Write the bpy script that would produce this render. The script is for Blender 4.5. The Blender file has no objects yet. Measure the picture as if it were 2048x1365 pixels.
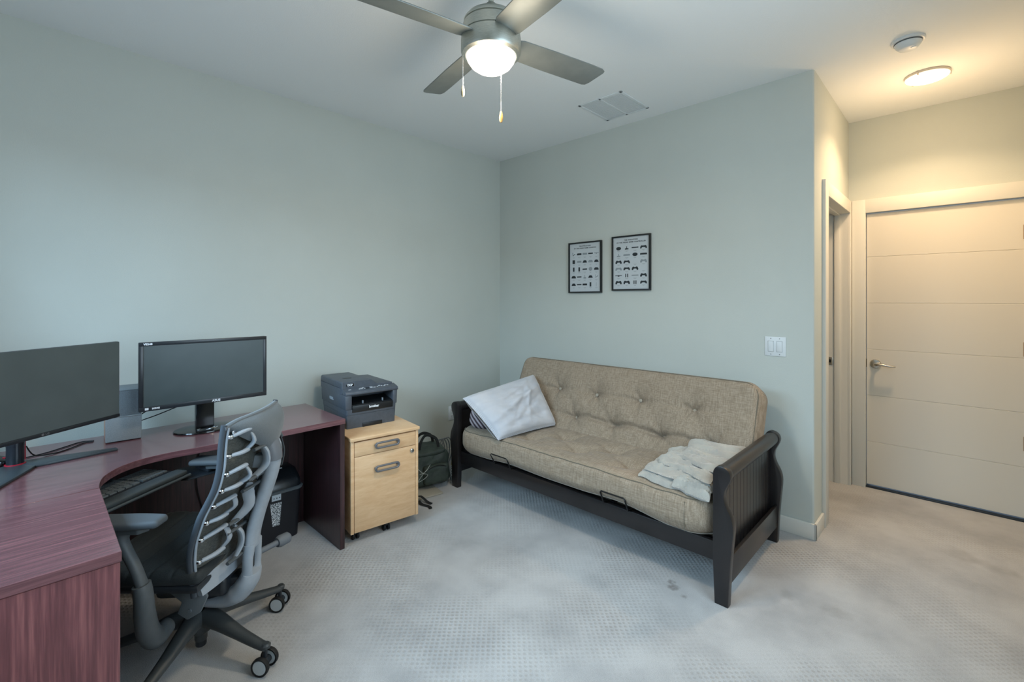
import bpy, bmesh, math, random
from mathutils import Vector, Matrix, noise
random.seed(7)
R = math.radians
sc = bpy.context.scene
col = sc.collection

# ---------------------------------------------------------------- camera
YAW = 0.7692
cd = bpy.data.cameras.new('camera'); cam = bpy.data.objects.new('camera', cd); col.objects.link(cam)
cam.location = (3.2278, -3.1646, 1.4038)
cam.rotation_euler = (R(90), 0, YAW)
cd.sensor_fit = 'HORIZONTAL'; cd.sensor_width = 36.0
cd.lens = 927.04 / 2048 * 36.0
cd.shift_y = -84.4 / 2048
cd.clip_start = 0.02
sc.camera = cam
# ---------------------------------------------------------------- world, view, daylight
sc.view_settings.view_transform = 'Standard'
sc.view_settings.look = 'None'
sc.view_settings.gamma = 1.0
sc.view_settings.use_curve_mapping = False
sc.view_settings.exposure = 0.1
w = bpy.data.worlds.new('sky'); sc.world = w; w.use_nodes = True
w.node_tree.nodes['Background'].inputs[0].default_value = (0.62, 0.80, 1.0, 1)
w.node_tree.nodes['Background'].inputs[1].default_value = 0.8


def area_light(name, loc, rot, sx, sy, power, color):
    l = bpy.data.lights.new(name, 'AREA'); l.shape = 'RECTANGLE'; l.size = sx; l.size_y = sy
    l.energy = power; l.color = color
    o = bpy.data.objects.new(name, l); o.location = loc; o.rotation_euler = rot; col.objects.link(o)
    return o


# daylight entering by the front window, plus an added fill from the right
area_light('window_daylight', (1.6, -7.6, 4.3), (R(90 - 28), 0, 0), 8.0, 3.4, 1180, (0.50, 0.765, 1.0))
area_light('side_fill', (3.80, -1.75, 1.62), (R(70), 0, R(90)), 1.3, 1.4, 30, (0.66, 0.85, 1.0))  # unseen fill light, added to brighten the room

# ---------------------------------------------------------------- materials
def lin(h):
    h = h.lstrip('#'); v = [int(h[i:i + 2], 16) / 255 for i in (0, 2, 4)]
    return tuple(c / 12.92 if c <= .04045 else ((c + .055) / 1.055) ** 2.4 for c in v) + (1,)


MATS = {}


def mat(name, c, rough=.5, metal=0, spec=.5, c2=None, nscale=30, stretch=(1, 1, 1), bump=0, bscale=None,
        emit=None, estr=0, detail=3, sheen=0, coat=0, contrast=(.35, .65)):
    if name in MATS: return MATS[name]
    m = bpy.data.materials.new(name); m.use_nodes = True
    nt = m.node_tree; n = nt.nodes; L = nt.links; b = n['Principled BSDF']
    b.inputs['Base Color'].default_value = lin(c)
    b.inputs['Roughness'].default_value = rough
    b.inputs['Metallic'].default_value = metal
    b.inputs['Specular IOR Level'].default_value = spec
    if sheen: b.inputs['Sheen Weight'].default_value = sheen
    if coat: b.inputs['Coat Weight'].default_value = coat
    tc = n.new('ShaderNodeTexCoord'); mp = n.new('ShaderNodeMapping'); mp.inputs['Scale'].default_value = stretch
    L.new(tc.outputs['Object'], mp.inputs[0])
    nz = n.new('ShaderNodeTexNoise'); nz.inputs['Scale'].default_value = nscale; nz.inputs['Detail'].default_value = detail
    L.new(mp.outputs[0], nz.inputs['Vector'])
    if c2:
        cr = n.new('ShaderNodeValToRGB')
        cr.color_ramp.elements[0].position = contrast[0]; cr.color_ramp.elements[1].position = contrast[1]
        cr.color_ramp.elements[0].color = lin(c); cr.color_ramp.elements[1].color = lin(c2)
        L.new(nz.outputs['Fac'], cr.inputs[0]); L.new(cr.outputs[0], b.inputs['Base Color'])
    if bump:
        nb = nz
        if bscale:
            nb = n.new('ShaderNodeTexNoise'); nb.inputs['Scale'].default_value = bscale; nb.inputs['Detail'].default_value = 4
            L.new(tc.outputs['Object'], nb.inputs['Vector'])
        bp = n.new('ShaderNodeBump'); bp.inputs['Strength'].default_value = bump; bp.inputs['Distance'].default_value = .01
        L.new(nb.outputs['Fac'], bp.inputs['Height']); L.new(bp.outputs[0], b.inputs['Normal'])
    if emit:
        b.inputs['Emission Color'].default_value = lin(emit); b.inputs['Emission Strength'].default_value = estr
    MATS[name] = m
    return m


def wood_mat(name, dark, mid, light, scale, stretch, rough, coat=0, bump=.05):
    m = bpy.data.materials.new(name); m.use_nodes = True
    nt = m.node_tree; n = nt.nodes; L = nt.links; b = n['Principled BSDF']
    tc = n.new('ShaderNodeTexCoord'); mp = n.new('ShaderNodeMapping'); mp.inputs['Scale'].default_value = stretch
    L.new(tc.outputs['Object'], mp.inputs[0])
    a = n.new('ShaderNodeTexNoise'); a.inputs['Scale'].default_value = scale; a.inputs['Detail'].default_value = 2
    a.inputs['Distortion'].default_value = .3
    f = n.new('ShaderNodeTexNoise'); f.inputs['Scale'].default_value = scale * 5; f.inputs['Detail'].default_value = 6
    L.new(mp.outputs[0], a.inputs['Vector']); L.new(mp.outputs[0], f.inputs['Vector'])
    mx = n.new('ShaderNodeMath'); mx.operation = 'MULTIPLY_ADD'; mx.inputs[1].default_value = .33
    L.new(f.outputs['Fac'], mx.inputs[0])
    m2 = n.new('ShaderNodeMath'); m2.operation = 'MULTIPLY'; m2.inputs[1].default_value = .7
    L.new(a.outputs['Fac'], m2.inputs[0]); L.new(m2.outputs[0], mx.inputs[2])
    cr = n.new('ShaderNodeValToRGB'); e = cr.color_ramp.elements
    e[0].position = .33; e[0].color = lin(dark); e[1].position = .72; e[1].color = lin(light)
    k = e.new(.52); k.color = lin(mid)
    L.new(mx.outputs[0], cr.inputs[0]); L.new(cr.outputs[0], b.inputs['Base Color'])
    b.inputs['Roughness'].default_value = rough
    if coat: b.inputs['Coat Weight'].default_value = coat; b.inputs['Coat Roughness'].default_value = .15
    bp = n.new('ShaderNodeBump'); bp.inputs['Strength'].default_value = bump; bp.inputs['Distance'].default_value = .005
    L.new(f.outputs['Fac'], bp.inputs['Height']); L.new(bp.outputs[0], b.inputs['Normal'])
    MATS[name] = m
    return m


def carpet_mat():
    m = bpy.data.materials.new('patterned_carpet'); m.use_nodes = True
    nt = m.node_tree; n = nt.nodes; L = nt.links; b = n['Principled BSDF']
    tc = n.new('ShaderNodeTexCoord')
    mp = n.new('ShaderNodeMapping'); mp.inputs['Rotation'].default_value = (0, 0, R(45))
    L.new(tc.outputs['Object'], mp.inputs[0])
    v = n.new('ShaderNodeTexVoronoi'); v.inputs['Scale'].default_value = 48; v.inputs['Randomness'].default_value = .12
    L.new(mp.outputs[0], v.inputs['Vector'])
    fib = n.new('ShaderNodeTexNoise'); fib.inputs['Scale'].default_value = 420; fib.inputs['Detail'].default_value = 3
    L.new(tc.outputs['Object'], fib.inputs['Vector'])
    big = n.new('ShaderNodeTexNoise'); big.inputs['Scale'].default_value = 3.2; big.inputs['Detail'].default_value = 5
    big.inputs['Roughness'].default_value = .6
    L.new(tc.outputs['Object'], big.inputs['Vector'])
    dots = n.new('ShaderNodeMapRange'); dots.inputs[1].default_value = .15; dots.inputs[2].default_value = .42
    dots.inputs[3].default_value = 0; dots.inputs[4].default_value = 1
    L.new(v.outputs['Distance'], dots.inputs[0])
    # patches where the pile was brushed differently: there the dots read stronger
    pm = n.new('ShaderNodeTexNoise'); pm.inputs['Scale'].default_value = 1.3; pm.inputs['Detail'].default_value = 3
    L.new(tc.outputs['Object'], pm.inputs['Vector'])
    ps = n.new('ShaderNodeMapRange'); ps.inputs[1].default_value = .46; ps.inputs[2].default_value = .66
    ps.inputs[3].default_value = .0; ps.inputs[4].default_value = .8
    L.new(pm.outputs['Fac'], ps.inputs[0])
    inv = n.new('ShaderNodeMath'); inv.operation = 'SUBTRACT'; inv.inputs[0].default_value = 1
    L.new(dots.outputs[0], inv.inputs[1])
    dk = n.new('ShaderNodeMath'); dk.operation = 'MULTIPLY'
    L.new(inv.outputs[0], dk.inputs[0]); L.new(ps.outputs[0], dk.inputs[1])
    base = n.new('ShaderNodeValToRGB'); e = base.color_ramp.elements
    e[0].position = .3; e[0].color = lin('#aaa9a9'); e[1].position = .62; e[1].color = lin('#c6c5c4')
    L.new(big.outputs['Fac'], base.inputs[0])
    fr = n.new('ShaderNodeMixRGB'); fr.blend_type = 'MULTIPLY'
    frr = n.new('ShaderNodeMapRange'); frr.inputs[1].default_value = .3; frr.inputs[2].default_value = .7
    frr.inputs[3].default_value = .72; frr.inputs[4].default_value = 1.12
    L.new(fib.outputs['Fac'], frr.inputs[0])
    fr.inputs[0].default_value = 1
    L.new(base.outputs[0], fr.inputs[1]); L.new(frr.outputs[0], fr.inputs[2])
    mx = n.new('ShaderNodeMixRGB'); mx.inputs[2].default_value = lin('#857a6c')
    sc_ = n.new('ShaderNodeMath'); sc_.operation = 'MULTIPLY'; sc_.inputs[1].default_value = .42
    L.new(dk.outputs[0], sc_.inputs[0]); L.new(sc_.outputs[0], mx.inputs[0]); L.new(fr.outputs[0], mx.inputs[1])
    # small spilled stain before the sofa leg, faint one by the doors
    out = mx
    for (x, y, r, k) in ((2.24, -.98, .022, .75), (2.21, -.955, .016, .6), (2.30, -1.02, .012, .5), (2.83, .9, .12, .18), (3.30, .42, .07, .30), (3.42, .36, .05, .28), (2.86, -.62, .045, .22), (2.66, -.66, .03, .2)):
        d = n.new('ShaderNodeVectorMath'); d.operation = 'DISTANCE'; d.inputs[1].default_value = (x, y, 0)
        add = n.new('ShaderNodeVectorMath'); add.operation = 'ADD'
        wob = n.new('ShaderNodeVectorMath'); wob.operation = 'SCALE'; wob.inputs['Scale'].default_value = r * 1.6
        wn = n.new('ShaderNodeTexNoise'); wn.inputs['Scale'].default_value = .9 / r
        L.new(tc.outputs['Object'], wn.inputs['Vector']); L.new(wn.outputs['Color'], wob.inputs[0])
        L.new(tc.outputs['Object'], add.inputs[0]); L.new(wob.outputs[0], add.inputs[1]); L.new(add.outputs[0], d.inputs[0])
        mr = n.new('ShaderNodeMapRange'); mr.inputs[1].default_value = r * .8; mr.inputs[2].default_value = r * 1.7
        mr.inputs[3].default_value = k; mr.inputs[4].default_value = 0
        L.new(d.outputs['Value'], mr.inputs[0])
        q = n.new('ShaderNodeMixRGB'); q.inputs[2].default_value = lin('#5d5348')
        L.new(mr.outputs[0], q.inputs[0]); L.new(out.outputs[0], q.inputs[1]); out = q
    L.new(out.outputs[0], b.inputs['Base Color'])
    b.inputs['Roughness'].default_value = 1; b.inputs['Specular IOR Level'].default_value = .1
    b.inputs['Sheen Weight'].default_value = .25
    h = n.new('ShaderNodeMath'); h.operation = 'MULTIPLY_ADD'; h.inputs[1].default_value = .6
    L.new(fib.outputs['Fac'], h.inputs[0]); 
    dd = n.new('ShaderNodeMath'); dd.operation = 'MULTIPLY'; L.new(dots.outputs[0], dd.inputs[0]); L.new(ps.outputs[0], dd.inputs[1])
    L.new(dd.outputs[0], h.inputs[2])
    bp = n.new('ShaderNodeBump'); bp.inputs['Strength'].default_value = .8; bp.inputs['Distance'].default_value = .006
    L.new(h.outputs[0], bp.inputs['Height']); L.new(bp.outputs[0], b.inputs['Normal'])
    return m


def linen_mat(name, c1, c2, c3):
    m = bpy.data.materials.new(name); m.use_nodes = True
    nt = m.node_tree; n = nt.nodes; L = nt.links; b = n['Principled BSDF']
    tc = n.new('ShaderNodeTexCoord'); outs = []
    for st in ((22, 330, 330), (330, 22, 22)):
        mp = n.new('ShaderNodeMapping'); mp.inputs['Scale'].default_value = st
        L.new(tc.outputs['Object'], mp.inputs[0])
        z = n.new('ShaderNodeTexNoise'); z.inputs['Scale'].default_value = 1; z.inputs['Detail'].default_value = 2
        L.new(mp.outputs[0], z.inputs['Vector']); outs.append(z)
    a = n.new('ShaderNodeMath'); a.operation = 'ADD'; L.new(outs[0].outputs['Fac'], a.inputs[0]); L.new(outs[1].outputs['Fac'], a.inputs[1])
    h = n.new('ShaderNodeMath'); h.operation = 'MULTIPLY'; h.inputs[1].default_value = .5; L.new(a.outputs[0], h.inputs[0])
    cr = n.new('ShaderNodeValToRGB'); e = cr.color_ramp.elements
    e[0].position = .38; e[0].color = lin(c1); e[1].position = .62; e[1].color = lin(c3); k = e.new(.5); k.color = lin(c2)
    L.new(h.outputs[0], cr.inputs[0]); L.new(cr.outputs[0], b.inputs['Base Color'])
    b.inputs['Roughness'].default_value = .95; b.inputs['Specular IOR Level'].default_value = .15
    b.inputs['Sheen Weight'].default_value = .1
    bp = n.new('ShaderNodeBump'); bp.inputs['Strength'].default_value = .25; bp.inputs['Distance'].default_value = .002
    L.new(h.outputs[0], bp.inputs['Height']); L.new(bp.outputs[0], b.inputs['Normal'])
    return m


WALL = mat('wall_paint', '#c6cbc5', .85, spec=.3, c2='#c9cec8', nscale=2, bump=.12, bscale=260)
CEIL = mat('ceiling_paint', '#eef1f1', .9, spec=.2, bump=.1, bscale=200)
TRIM = mat('trim_paint', '#dad9d2', .45, spec=.4)
DOORP = mat('door_paint', '#d8d4ca', .5, spec=.35)
CARPET = carpet_mat()
MAHOG_Y = wood_mat('mahogany_laminate_lengthwise', '#603d41', '#6f494d', '#85585b', 11, (9, .4, 9), .24, coat=.6)
MAHOG_Z = wood_mat('mahogany_laminate_upright', '#5e383b', '#7b4a4d', '#9c6261', 9, (9, 9, .35), .30, coat=.3)
MAHOG_S = wood_mat('mahogany_laminate_shaded', '#281b1d', '#3a2628', '#4c2c31', 9, (9, 9, .35), .32, coat=.2)  # same laminate, shade of the modesty and far end panels painted in
MAHOG_D = wood_mat('mahogany_laminate_edge', '#4b3036', '#5b3b42', '#6b4a50', 9, (4, 4, 4), .4)
BIRCH = wood_mat('birch_veneer', '#dcb083', '#e5bd91', '#edc89f', 5, (2, 1.2, 7), .38, bump=.03)
BIRCH_EDGE = mat('birch_edge', '#cfa776', .45, c2='#c39a68', nscale=20)
ESP = mat('espresso_lacquer', '#1e1c1d', .30, spec=.5, c2='#242122', nscale=6, coat=.1)
LINEN = linen_mat('taupe_linen', '#887967', '#988875', '#a99a88')
PIPE = mat('piping_fabric', '#6e6658', .9)
BLACKP = mat('black_plastic', '#23272c', .42, c2='#282c31', nscale=60)
GLOSSB = mat('gloss_black', '#090a0c', .12)
SCREEN = mat('matte_screen', '#3a4547', .33, spec=.6, c2='#3f4a4c', nscale=8)
BEZEL = mat('bezel_plastic', '#25292e', .3)
GREYP = mat('graphite_plastic', '#98a0a9', .5, c2='#9ea6af', nscale=40)
DGREY = mat('dark_graphite', '#4e5457', .5, c2='#54595d', nscale=40)
HEADF = mat('grey_knit', '#555d62', .9, c2='#656d73', nscale=500, bump=.3, sheen=.3)
SEATF = mat('black_seat_fabric', '#1f2527', .7, c2='#272d30', nscale=400, bump=.2, sheen=.05)
MEMB = mat('smoky_membrane', '#474845', .5, c2='#5f605b', nscale=90, stretch=(1, 1, 3))
STEEL = mat('brushed_nickel', '#c6c8c0', .42, metal=1, c2='#b6b8b0', nscale=60, stretch=(1, 1, 12))
SATIN = mat('satin_nickel', '#c4bfb6', .25, metal=1)
CHROME = mat('chrome', '#dfe3e8', .12, metal=1)
HANDLEG = mat('grey_handle_lacquer', '#7e8085', .35, metal=.6)
BLADE = mat('silver_fan_blade', '#7e8380', .42, metal=.35, c2='#858a87', nscale=12)
WHITEP = mat('white_plastic', '#dfe4e6', .4)
WHEELC = mat('light_grey_disc', '#b9bec0', .4)
RUB = mat('black_rubber', '#0d0e10', .65)
RED = mat('red_plastic', '#a3182c', .4)
COTTON = mat('white_cotton', '#bec0c6', .95, spec=.1, c2='#c9c8cb', nscale=7, sheen=.2, bump=.1, bscale=35)
FLEECE = mat('pale_grey_fleece', '#a09d96', 1, spec=.05, c2='#adaaa1', nscale=14, sheen=.5, bump=.25, bscale=90)
GREENB = mat('dark_olive_nylon', '#29312b', .6, c2='#38423a', nscale=14, bump=.3, bscale=28)
STRAPB = mat('black_webbing', '#101211', .8, bump=.2, bscale=220)
PRN = mat('printer_graphite', '#4a5058', .40, c2='#50565f', nscale=50, spec=.4)
PRND = mat('printer_dark', '#14171a', .4)
GRILLE = mat('grey_grille_cloth', '#7f868a', .85, c2='#8d9498', nscale=350)
WALNUT = wood_mat('walnut_veneer', '#80604f', '#a67e68', '#c29a84', 7, (6, 6, .8), .4)
PAPER = mat('poster_paper', '#c5ccd0', .6)
INK = mat('dark_ink', '#232b30', .7)
INKG = mat('grey_ink', '#8f989d', .7)
PRINTW = mat('white_print', '#e4e8ec', .5)
GLASSE = mat('lit_frosted_glass', '#ffffff', .4, emit='#fff6ec', estr=.95)
HALLE = mat('lit_hall_diffuser', '#ffffff', .4, emit='#ffeacc', estr=3.0)
WOODK = mat('maple_knob', '#c99a55', .4)
DARKGAP = mat('dark_gap', '#07080a', .9)
SHREDS = mat('paper_shreds_window', '#4c5358', .25, c2='#d5dade', nscale=230, detail=1, contrast=(.42, .55))
BRASS = mat('aged_brass', '#9a6f43', .35, metal=1)

# ---------------------------------------------------------------- mesh helpers
class B:
    def __init__(s): s.bm = bmesh.new(); s.mi = 0
    def add(s, t, M=None):
        if M is not None: bmesh.ops.transform(t, matrix=M, verts=t.verts)
        bmesh.ops.recalc_face_normals(t, faces=t.faces)
        for f in t.faces: f.material_index = s.mi
        me = bpy.data.meshes.new('tmp'); t.to_mesh(me); t.free()
        s.bm.from_mesh(me); bpy.data.meshes.remove(me)
        return s
    def box(s, x0, x1, y0, y1, z0, z1, bev=0, seg=2, M=None):
        t = bmesh.new(); bmesh.ops.create_cube(t, size=1)
        bmesh.ops.scale(t, vec=(abs(x1 - x0), abs(y1 - y0), abs(z1 - z0)), verts=t.verts)
        bmesh.ops.translate(t, vec=((x0 + x1) / 2, (y0 + y1) / 2, (z0 + z1) / 2), verts=t.verts)
        if bev: bmesh.ops.bevel(t, geom=t.edges[:], offset=bev, segments=seg, profile=.5, affect='EDGES')
        return s.add(t, M)
    def prism(s, pts, a0, a1, axis='z', bev=0, seg=2, M=None, allbev=False):
        """pts 2D outline; axis z:(x,y) x:(y,z) y:(x,z)"""
        t = bmesh.new()
        def P(p, a): return {'z': (p[0], p[1], a), 'x': (a, p[0], p[1]), 'y': (p[0], a, p[1])}[axis]
        lo = [t.verts.new(P(p, a0)) for p in pts]; hi = [t.verts.new(P(p, a1)) for p in pts]
        t.faces.new(lo); t.faces.new(hi[::-1]); N = len(pts)
        for i in range(N): t.faces.new((lo[i], lo[(i + 1) % N], hi[(i + 1) % N], hi[i]))
        bmesh.ops.recalc_face_normals(t, faces=t.faces)
        if bev:
            es = [e for e in t.edges if allbev or len({v in lo for v in e.verts}) == 1]
            bmesh.ops.bevel(t, geom=es, offset=bev, segments=seg, profile=.5, affect='EDGES')
        return s.add(t, M)
    def tube(s, pts, r, n=10, closed=False, flat=1.0, up=None, cap=True, M=None):
        pts = [Vector(p) for p in pts]; N = len(pts); t = bmesh.new(); rings = []
        rr = r if isinstance(r, (list, tuple)) else [r] * N
        ff = flat if isinstance(flat, (list, tuple)) else [flat] * N
        prev = None
        for i, p in enumerate(pts):
            if closed: d = pts[(i + 1) % N] - pts[i - 1]
            else: d = pts[min(i + 1, N - 1)] - pts[max(i - 1, 0)]
            d.normalize()
            if up is not None: u = Vector(up); u = u - d * u.dot(d)
            elif prev is None:
                u = Vector((0, 0, 1)) if abs(d.z) < .9 else Vector((1, 0, 0)); u = u - d * u.dot(d)
            else: u = prev - d * prev.dot(d)
            if u.length < 1e-6: u = d.orthogonal()
            u.normalize(); prev = u; v = d.cross(u)
            rings.append([t.verts.new(p + u * (rr[i] * math.cos(2 * math.pi * k / n)) * ff[i] + v * (rr[i] * math.sin(2 * math.pi * k / n))) for k in range(n)])
        for i in range(N if closed else N - 1):
            a, b = rings[i], rings[(i + 1) % N]
            for k in range(n): t.faces.new((a[k], a[(k + 1) % n], b[(k + 1) % n], b[k]))
        if not closed and cap: t.faces.new(rings[0]); t.faces.new(rings[-1][::-1])
        return s.add(t, M)
    def lathe(s, prof, c=(0, 0, 0), n=32, axis='z', M=None):
        t = bmesh.new(); rings = []
        def P(r, a, h):
            x, y = r * math.cos(a), r * math.sin(a)
            q = {'z': (x, y, h), 'x': (h, x, y), 'y': (x, h, y)}[axis]
            return (q[0] + c[0], q[1] + c[1], q[2] + c[2])
        for (r, h) in prof:
            if r < 1e-6: rings.append([t.verts.new(P(0, 0, h))])
            else: rings.append([t.verts.new(P(r, 2 * math.pi * k / n, h)) for k in range(n)])
        for a, b in zip(rings, rings[1:]):
            for k in range(n):
                k2 = (k + 1) % n
                if len(a) == 1 and len(b) == 1: continue
                if len(a) == 1: t.faces.new((a[0], b[k], b[k2]))
                elif len(b) == 1: t.faces.new((a[k], a[k2], b[0]))
                else: t.faces.new((a[k], a[k2], b[k2], b[k]))
        if len(rings[0]) > 1: t.faces.new(rings[0][::-1])
        if len(rings[-1]) > 1: t.faces.new(rings[-1])
        return s.add(t, M)
    def cyl(s, p0, p1, r, n=20, r2=None):
        return s.tube([p0, p1], [r, r if r2 is None else r2], n)
    def surf(s, fn, nu, nv, thick=0, closed_u=False, M=None):
        t = bmesh.new()
        g = [[t.verts.new(fn(i / nu, j / nv)) for j in range(nv + 1)] for i in range(nu + (0 if closed_u else 1))]
        I = len(g)
        for i in range(nu):
            for j in range(nv):
                t.faces.new((g[i][j], g[(i + 1) % I][j], g[(i + 1) % I][j + 1], g[i][j + 1]))
        if thick:
            bmesh.ops.recalc_face_normals(t, faces=t.faces)
            bmesh.ops.solidify(t, geom=t.faces[:], thickness=thick)
        return s.add(t, M)
    def soft(s, h, r, n, fn=None, M=None):
        """rounded soft box with half sizes h, radius r, n subdivisions per axis, extra displacement fn(p)->p"""
        t = bmesh.new(); V = {}
        def key(i, j, k):
            if (i, j, k) not in V:
                P = Vector([h[a] * (2 * q / n[a] - 1) for a, q in enumerate((i, j, k))])
                Q = Vector([max(-(h[a] - r), min(h[a] - r, P[a])) for a in range(3)])
                d = P - Q
                if d.length > 1e-9:
                    dn = max(abs(d[0]), abs(d[1]), abs(d[2]))
                    d = d.normalized() * r * (dn / r)
                p = Q + d
                if fn: p = Vector(fn(p))
                V[(i, j, k)] = t.verts.new(p)
            return V[(i, j, k)]
        for a, b_, c_ in ((0, 1, 2), (1, 2, 0), (0, 2, 1)):
            for side in (0, n[c_]):
                for i in range(n[a]):
                    for j in range(n[b_]):
                        q = []
                        for (di, dj) in ((0, 0), (1, 0), (1, 1), (0, 1)):
                            ix = [0, 0, 0]; ix[a] = i + di; ix[b_] = j + dj; ix[c_] = side
                            q.append(key(*ix))
                        t.faces.new(q)
        return s.add(t, M)
    def text(s, body, size, M, depth=.0006, space=1.0, bold=0):
        cu = bpy.data.curves.new('t', 'FONT'); cu.body = body; cu.size = size; cu.extrude = depth; cu.offset = bold
        cu.align_x = 'CENTER'; cu.align_y = 'CENTER'; cu.space_character = space; cu.resolution_u = 3
        o = bpy.data.objects.new('t', cu); col.objects.link(o)
        dg = bpy.context.evaluated_depsgraph_get(); dg.update()
        me = bpy.data.meshes.new_from_object(o.evaluated_get(dg))
        t = bmesh.new(); t.from_mesh(me)
        bpy.data.objects.remove(o); bpy.data.curves.remove(cu); bpy.data.meshes.remove(me)
        bmesh.ops.transform(t, matrix=M, verts=t.verts)
        for f in t.faces: f.material_index = s.mi
        m2 = bpy.data.meshes.new('tmp'); t.to_mesh(m2); t.free(); s.bm.from_mesh(m2); bpy.data.meshes.remove(m2)
        return s
    def build(s, name, mats, parent=None, smooth=35, loc=None):
        me = bpy.data.meshes.new(name); s.bm.to_mesh(me); s.bm.free()
        for m in (mats if isinstance(mats, (list, tuple)) else [mats]): me.materials.append(m)
        me.polygons.foreach_set('use_smooth', [True] * len(me.polygons))
        me.set_sharp_from_angle(angle=R(smooth))
        o = bpy.data.objects.new(name, me); col.objects.link(o)
        if parent is not None: o.parent = parent
        if loc: o.location = loc
        me.update()
        return o


def tag(o, label, cat, group=None, kind=None):
    o['label'] = label; o['category'] = cat
    if group: o['group'] = group
    if kind: o['kind'] = kind
    return o


def thing(name, label, cat, loc=(0, 0, 0), rz=0, group=None):
    o = bpy.data.objects.new(name, None); o.empty_display_size = .05; col.objects.link(o)
    o.location = loc; o.rotation_euler = (0, 0, rz)
    return tag(o, label, cat, group)


def struct(o): o['kind'] = 'structure'; return o


def rebase(o, loc):
    """put a top-level mesh's origin at loc without moving it"""
    v = Vector(loc); o.data.transform(Matrix.Translation(-v)); o.location = v; return o


def smoothpath(pts, sub=6, closed=False):
    P = [Vector(p) for p in pts]; out = []; N = len(P)
    for i in range(N if closed else N - 1):
        p0 = P[i - 1] if (i or closed) else P[0]; p1 = P[i]; p2 = P[(i + 1) % N]; p3 = P[(i + 2) % N] if (closed or i + 2 < N) else P[-1]
        for k in range(sub):
            t = k / sub
            out.append(.5 * ((2 * p1) + (-p0 + p2) * t + (2 * p0 - 5 * p1 + 4 * p2 - p3) * t * t + (-p0 + 3 * p1 - 3 * p2 + p3) * t ** 3))
    if not closed: out.append(P[-1])
    return out


def interp(vals, n):
    out = []
    for i in range(n):
        t = i / (n - 1) * (len(vals) - 1); k = min(int(t), len(vals) - 2); out.append(vals[k] + (vals[k + 1] - vals[k]) * (t - k))
    return out


def bmat(xa, ya, za, o):
    """matrix whose columns are the world directions of local x, y, z"""
    return Matrix(((xa[0], ya[0], za[0], o[0]), (xa[1], ya[1], za[1], o[1]), (xa[2], ya[2], za[2], o[2]), (0, 0, 0, 1)))


# ================================================================= THE ROOM
H = 2.743; XE = 2.6144; YD = 1.16; XR = 3.66; YF = -3.76
b = B(); b.box(-.12, XR + .12, YF - .12, YD + .6, -.08, 0); struct(b.build('floor', CARPET))
b = B(); b.box(-.12, XR + .12, YF - .12, YD + .12, H, H + .08); struct(b.build('ceiling', CEIL))
b = B(); b.box(-.12, 0, YF - .12, .12, 0, H); struct(b.build('wall_left', WALL))
# back wall with a rounded outer corner
arc = [(XE - .012 + .012 * math.cos(a), .012 + .012 * math.sin(a)) for a in [R(-90 + 15 * k) for k in range(7)]]
b = B(); b.prism([(-.12, 0)] + arc + [(XE, .12), (-.12, .12)], 0, H, 'z'); struct(b.build('wall_back', WALL, smooth=20))
# hallway side wall with the door opening
OY0, OY1, OZ = .300, 1.106, 2.05
b = B(); b.box(XE - .12, XE, .12, OY0 - .02, 0, H); b.box(XE - .12, XE, OY1 + .02, YD, 0, H)
b.box(XE - .12, XE, OY0 - .02, OY1 + .02, OZ + .02, H); struct(b.build('wall_hall', WALL))
# entry wall
EX0, EX1, EZ = 2.7185, 3.530, 2.043
b = B(); b.box(XE - .12, EX0 - .02, YD, YD + .12, 0, H); b.box(EX1 + .02, XR + .12, YD, YD + .12, 0, H)
b.box(EX0 - .02, EX1 + .02, YD, YD + .12, EZ + .02, H); struct(b.build('wall_entry', WALL))
# right wall, with an unseen window added for the fill light
SY0, SY1, SZ0, SZ1 = -2.45, -1.05, .85, 2.25
b = B(); b.box(XR, XR + .12, YF - .12, SY0, 0, H); b.box(XR, XR + .12, SY1, YD + .12, 0, H)
b.box(XR, XR + .12, SY0, SY1, 0, SZ0); b.box(XR, XR + .12, SY0, SY1, SZ1, H); struct(b.build('wall_right', WALL))
# front wall with window (behind the camera)
WX0, WX1, WZ0, WZ1 = .45, 2.25, .92, 2.32
b = B(); b.box(-.12, WX0, YF - .12, YF, 0, H); b.box(WX1, XR + .12, YF - .12, YF, 0, H)
b.box(WX0, WX1, YF - .12, YF, 0, WZ0); b.box(WX0, WX1, YF - .12, YF, WZ1, H); struct(b.build('wall_front', WALL))


def window(name, ax, c0, c1, z0, z1, pl):
    e = bpy.data.objects.new(name, None); col.objects.link(e); e['kind'] = 'structure'
    def bx(b, a0, a1, d0, d1, z0, z1, bev=.003):
        if ax == 'x': b.box(a0, a1, pl + d0, pl + d1, z0, z1, bev)
        else: b.box(pl + d0, pl + d1, a0, a1, z0, z1, bev)
    s = 1 if ax == 'y' else -1
    b = B(); t = .05
    bx(b, c0, c1, s * .03, s * .08, z0, z0 + t); bx(b, c0, c1, s * .03, s * .08, z1 - t, z1)
    bx(b, c0, c0 + t, s * .03, s * .08, z0, z1); bx(b, c1 - t, c1, s * .03, s * .08, z0, z1)
    m = (c0 + c1) / 2; bx(b, m - .02, m + .02, s * .03, s * .08, z0, z1)
    b.build('window_frame', TRIM, e)
    b = B(); bx(b, c0 - .03, c1 + .03, -s * .03, s * .03, z0 - .025, z0); b.build('window_sill', TRIM, e)
window('window_1', 'x', WX0, WX1, WZ0, WZ1, YF)
window('fill_window', 'y', SY0, SY1, SZ0, SZ1, XR)  # unseen, put in to go with the side fill light

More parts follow.
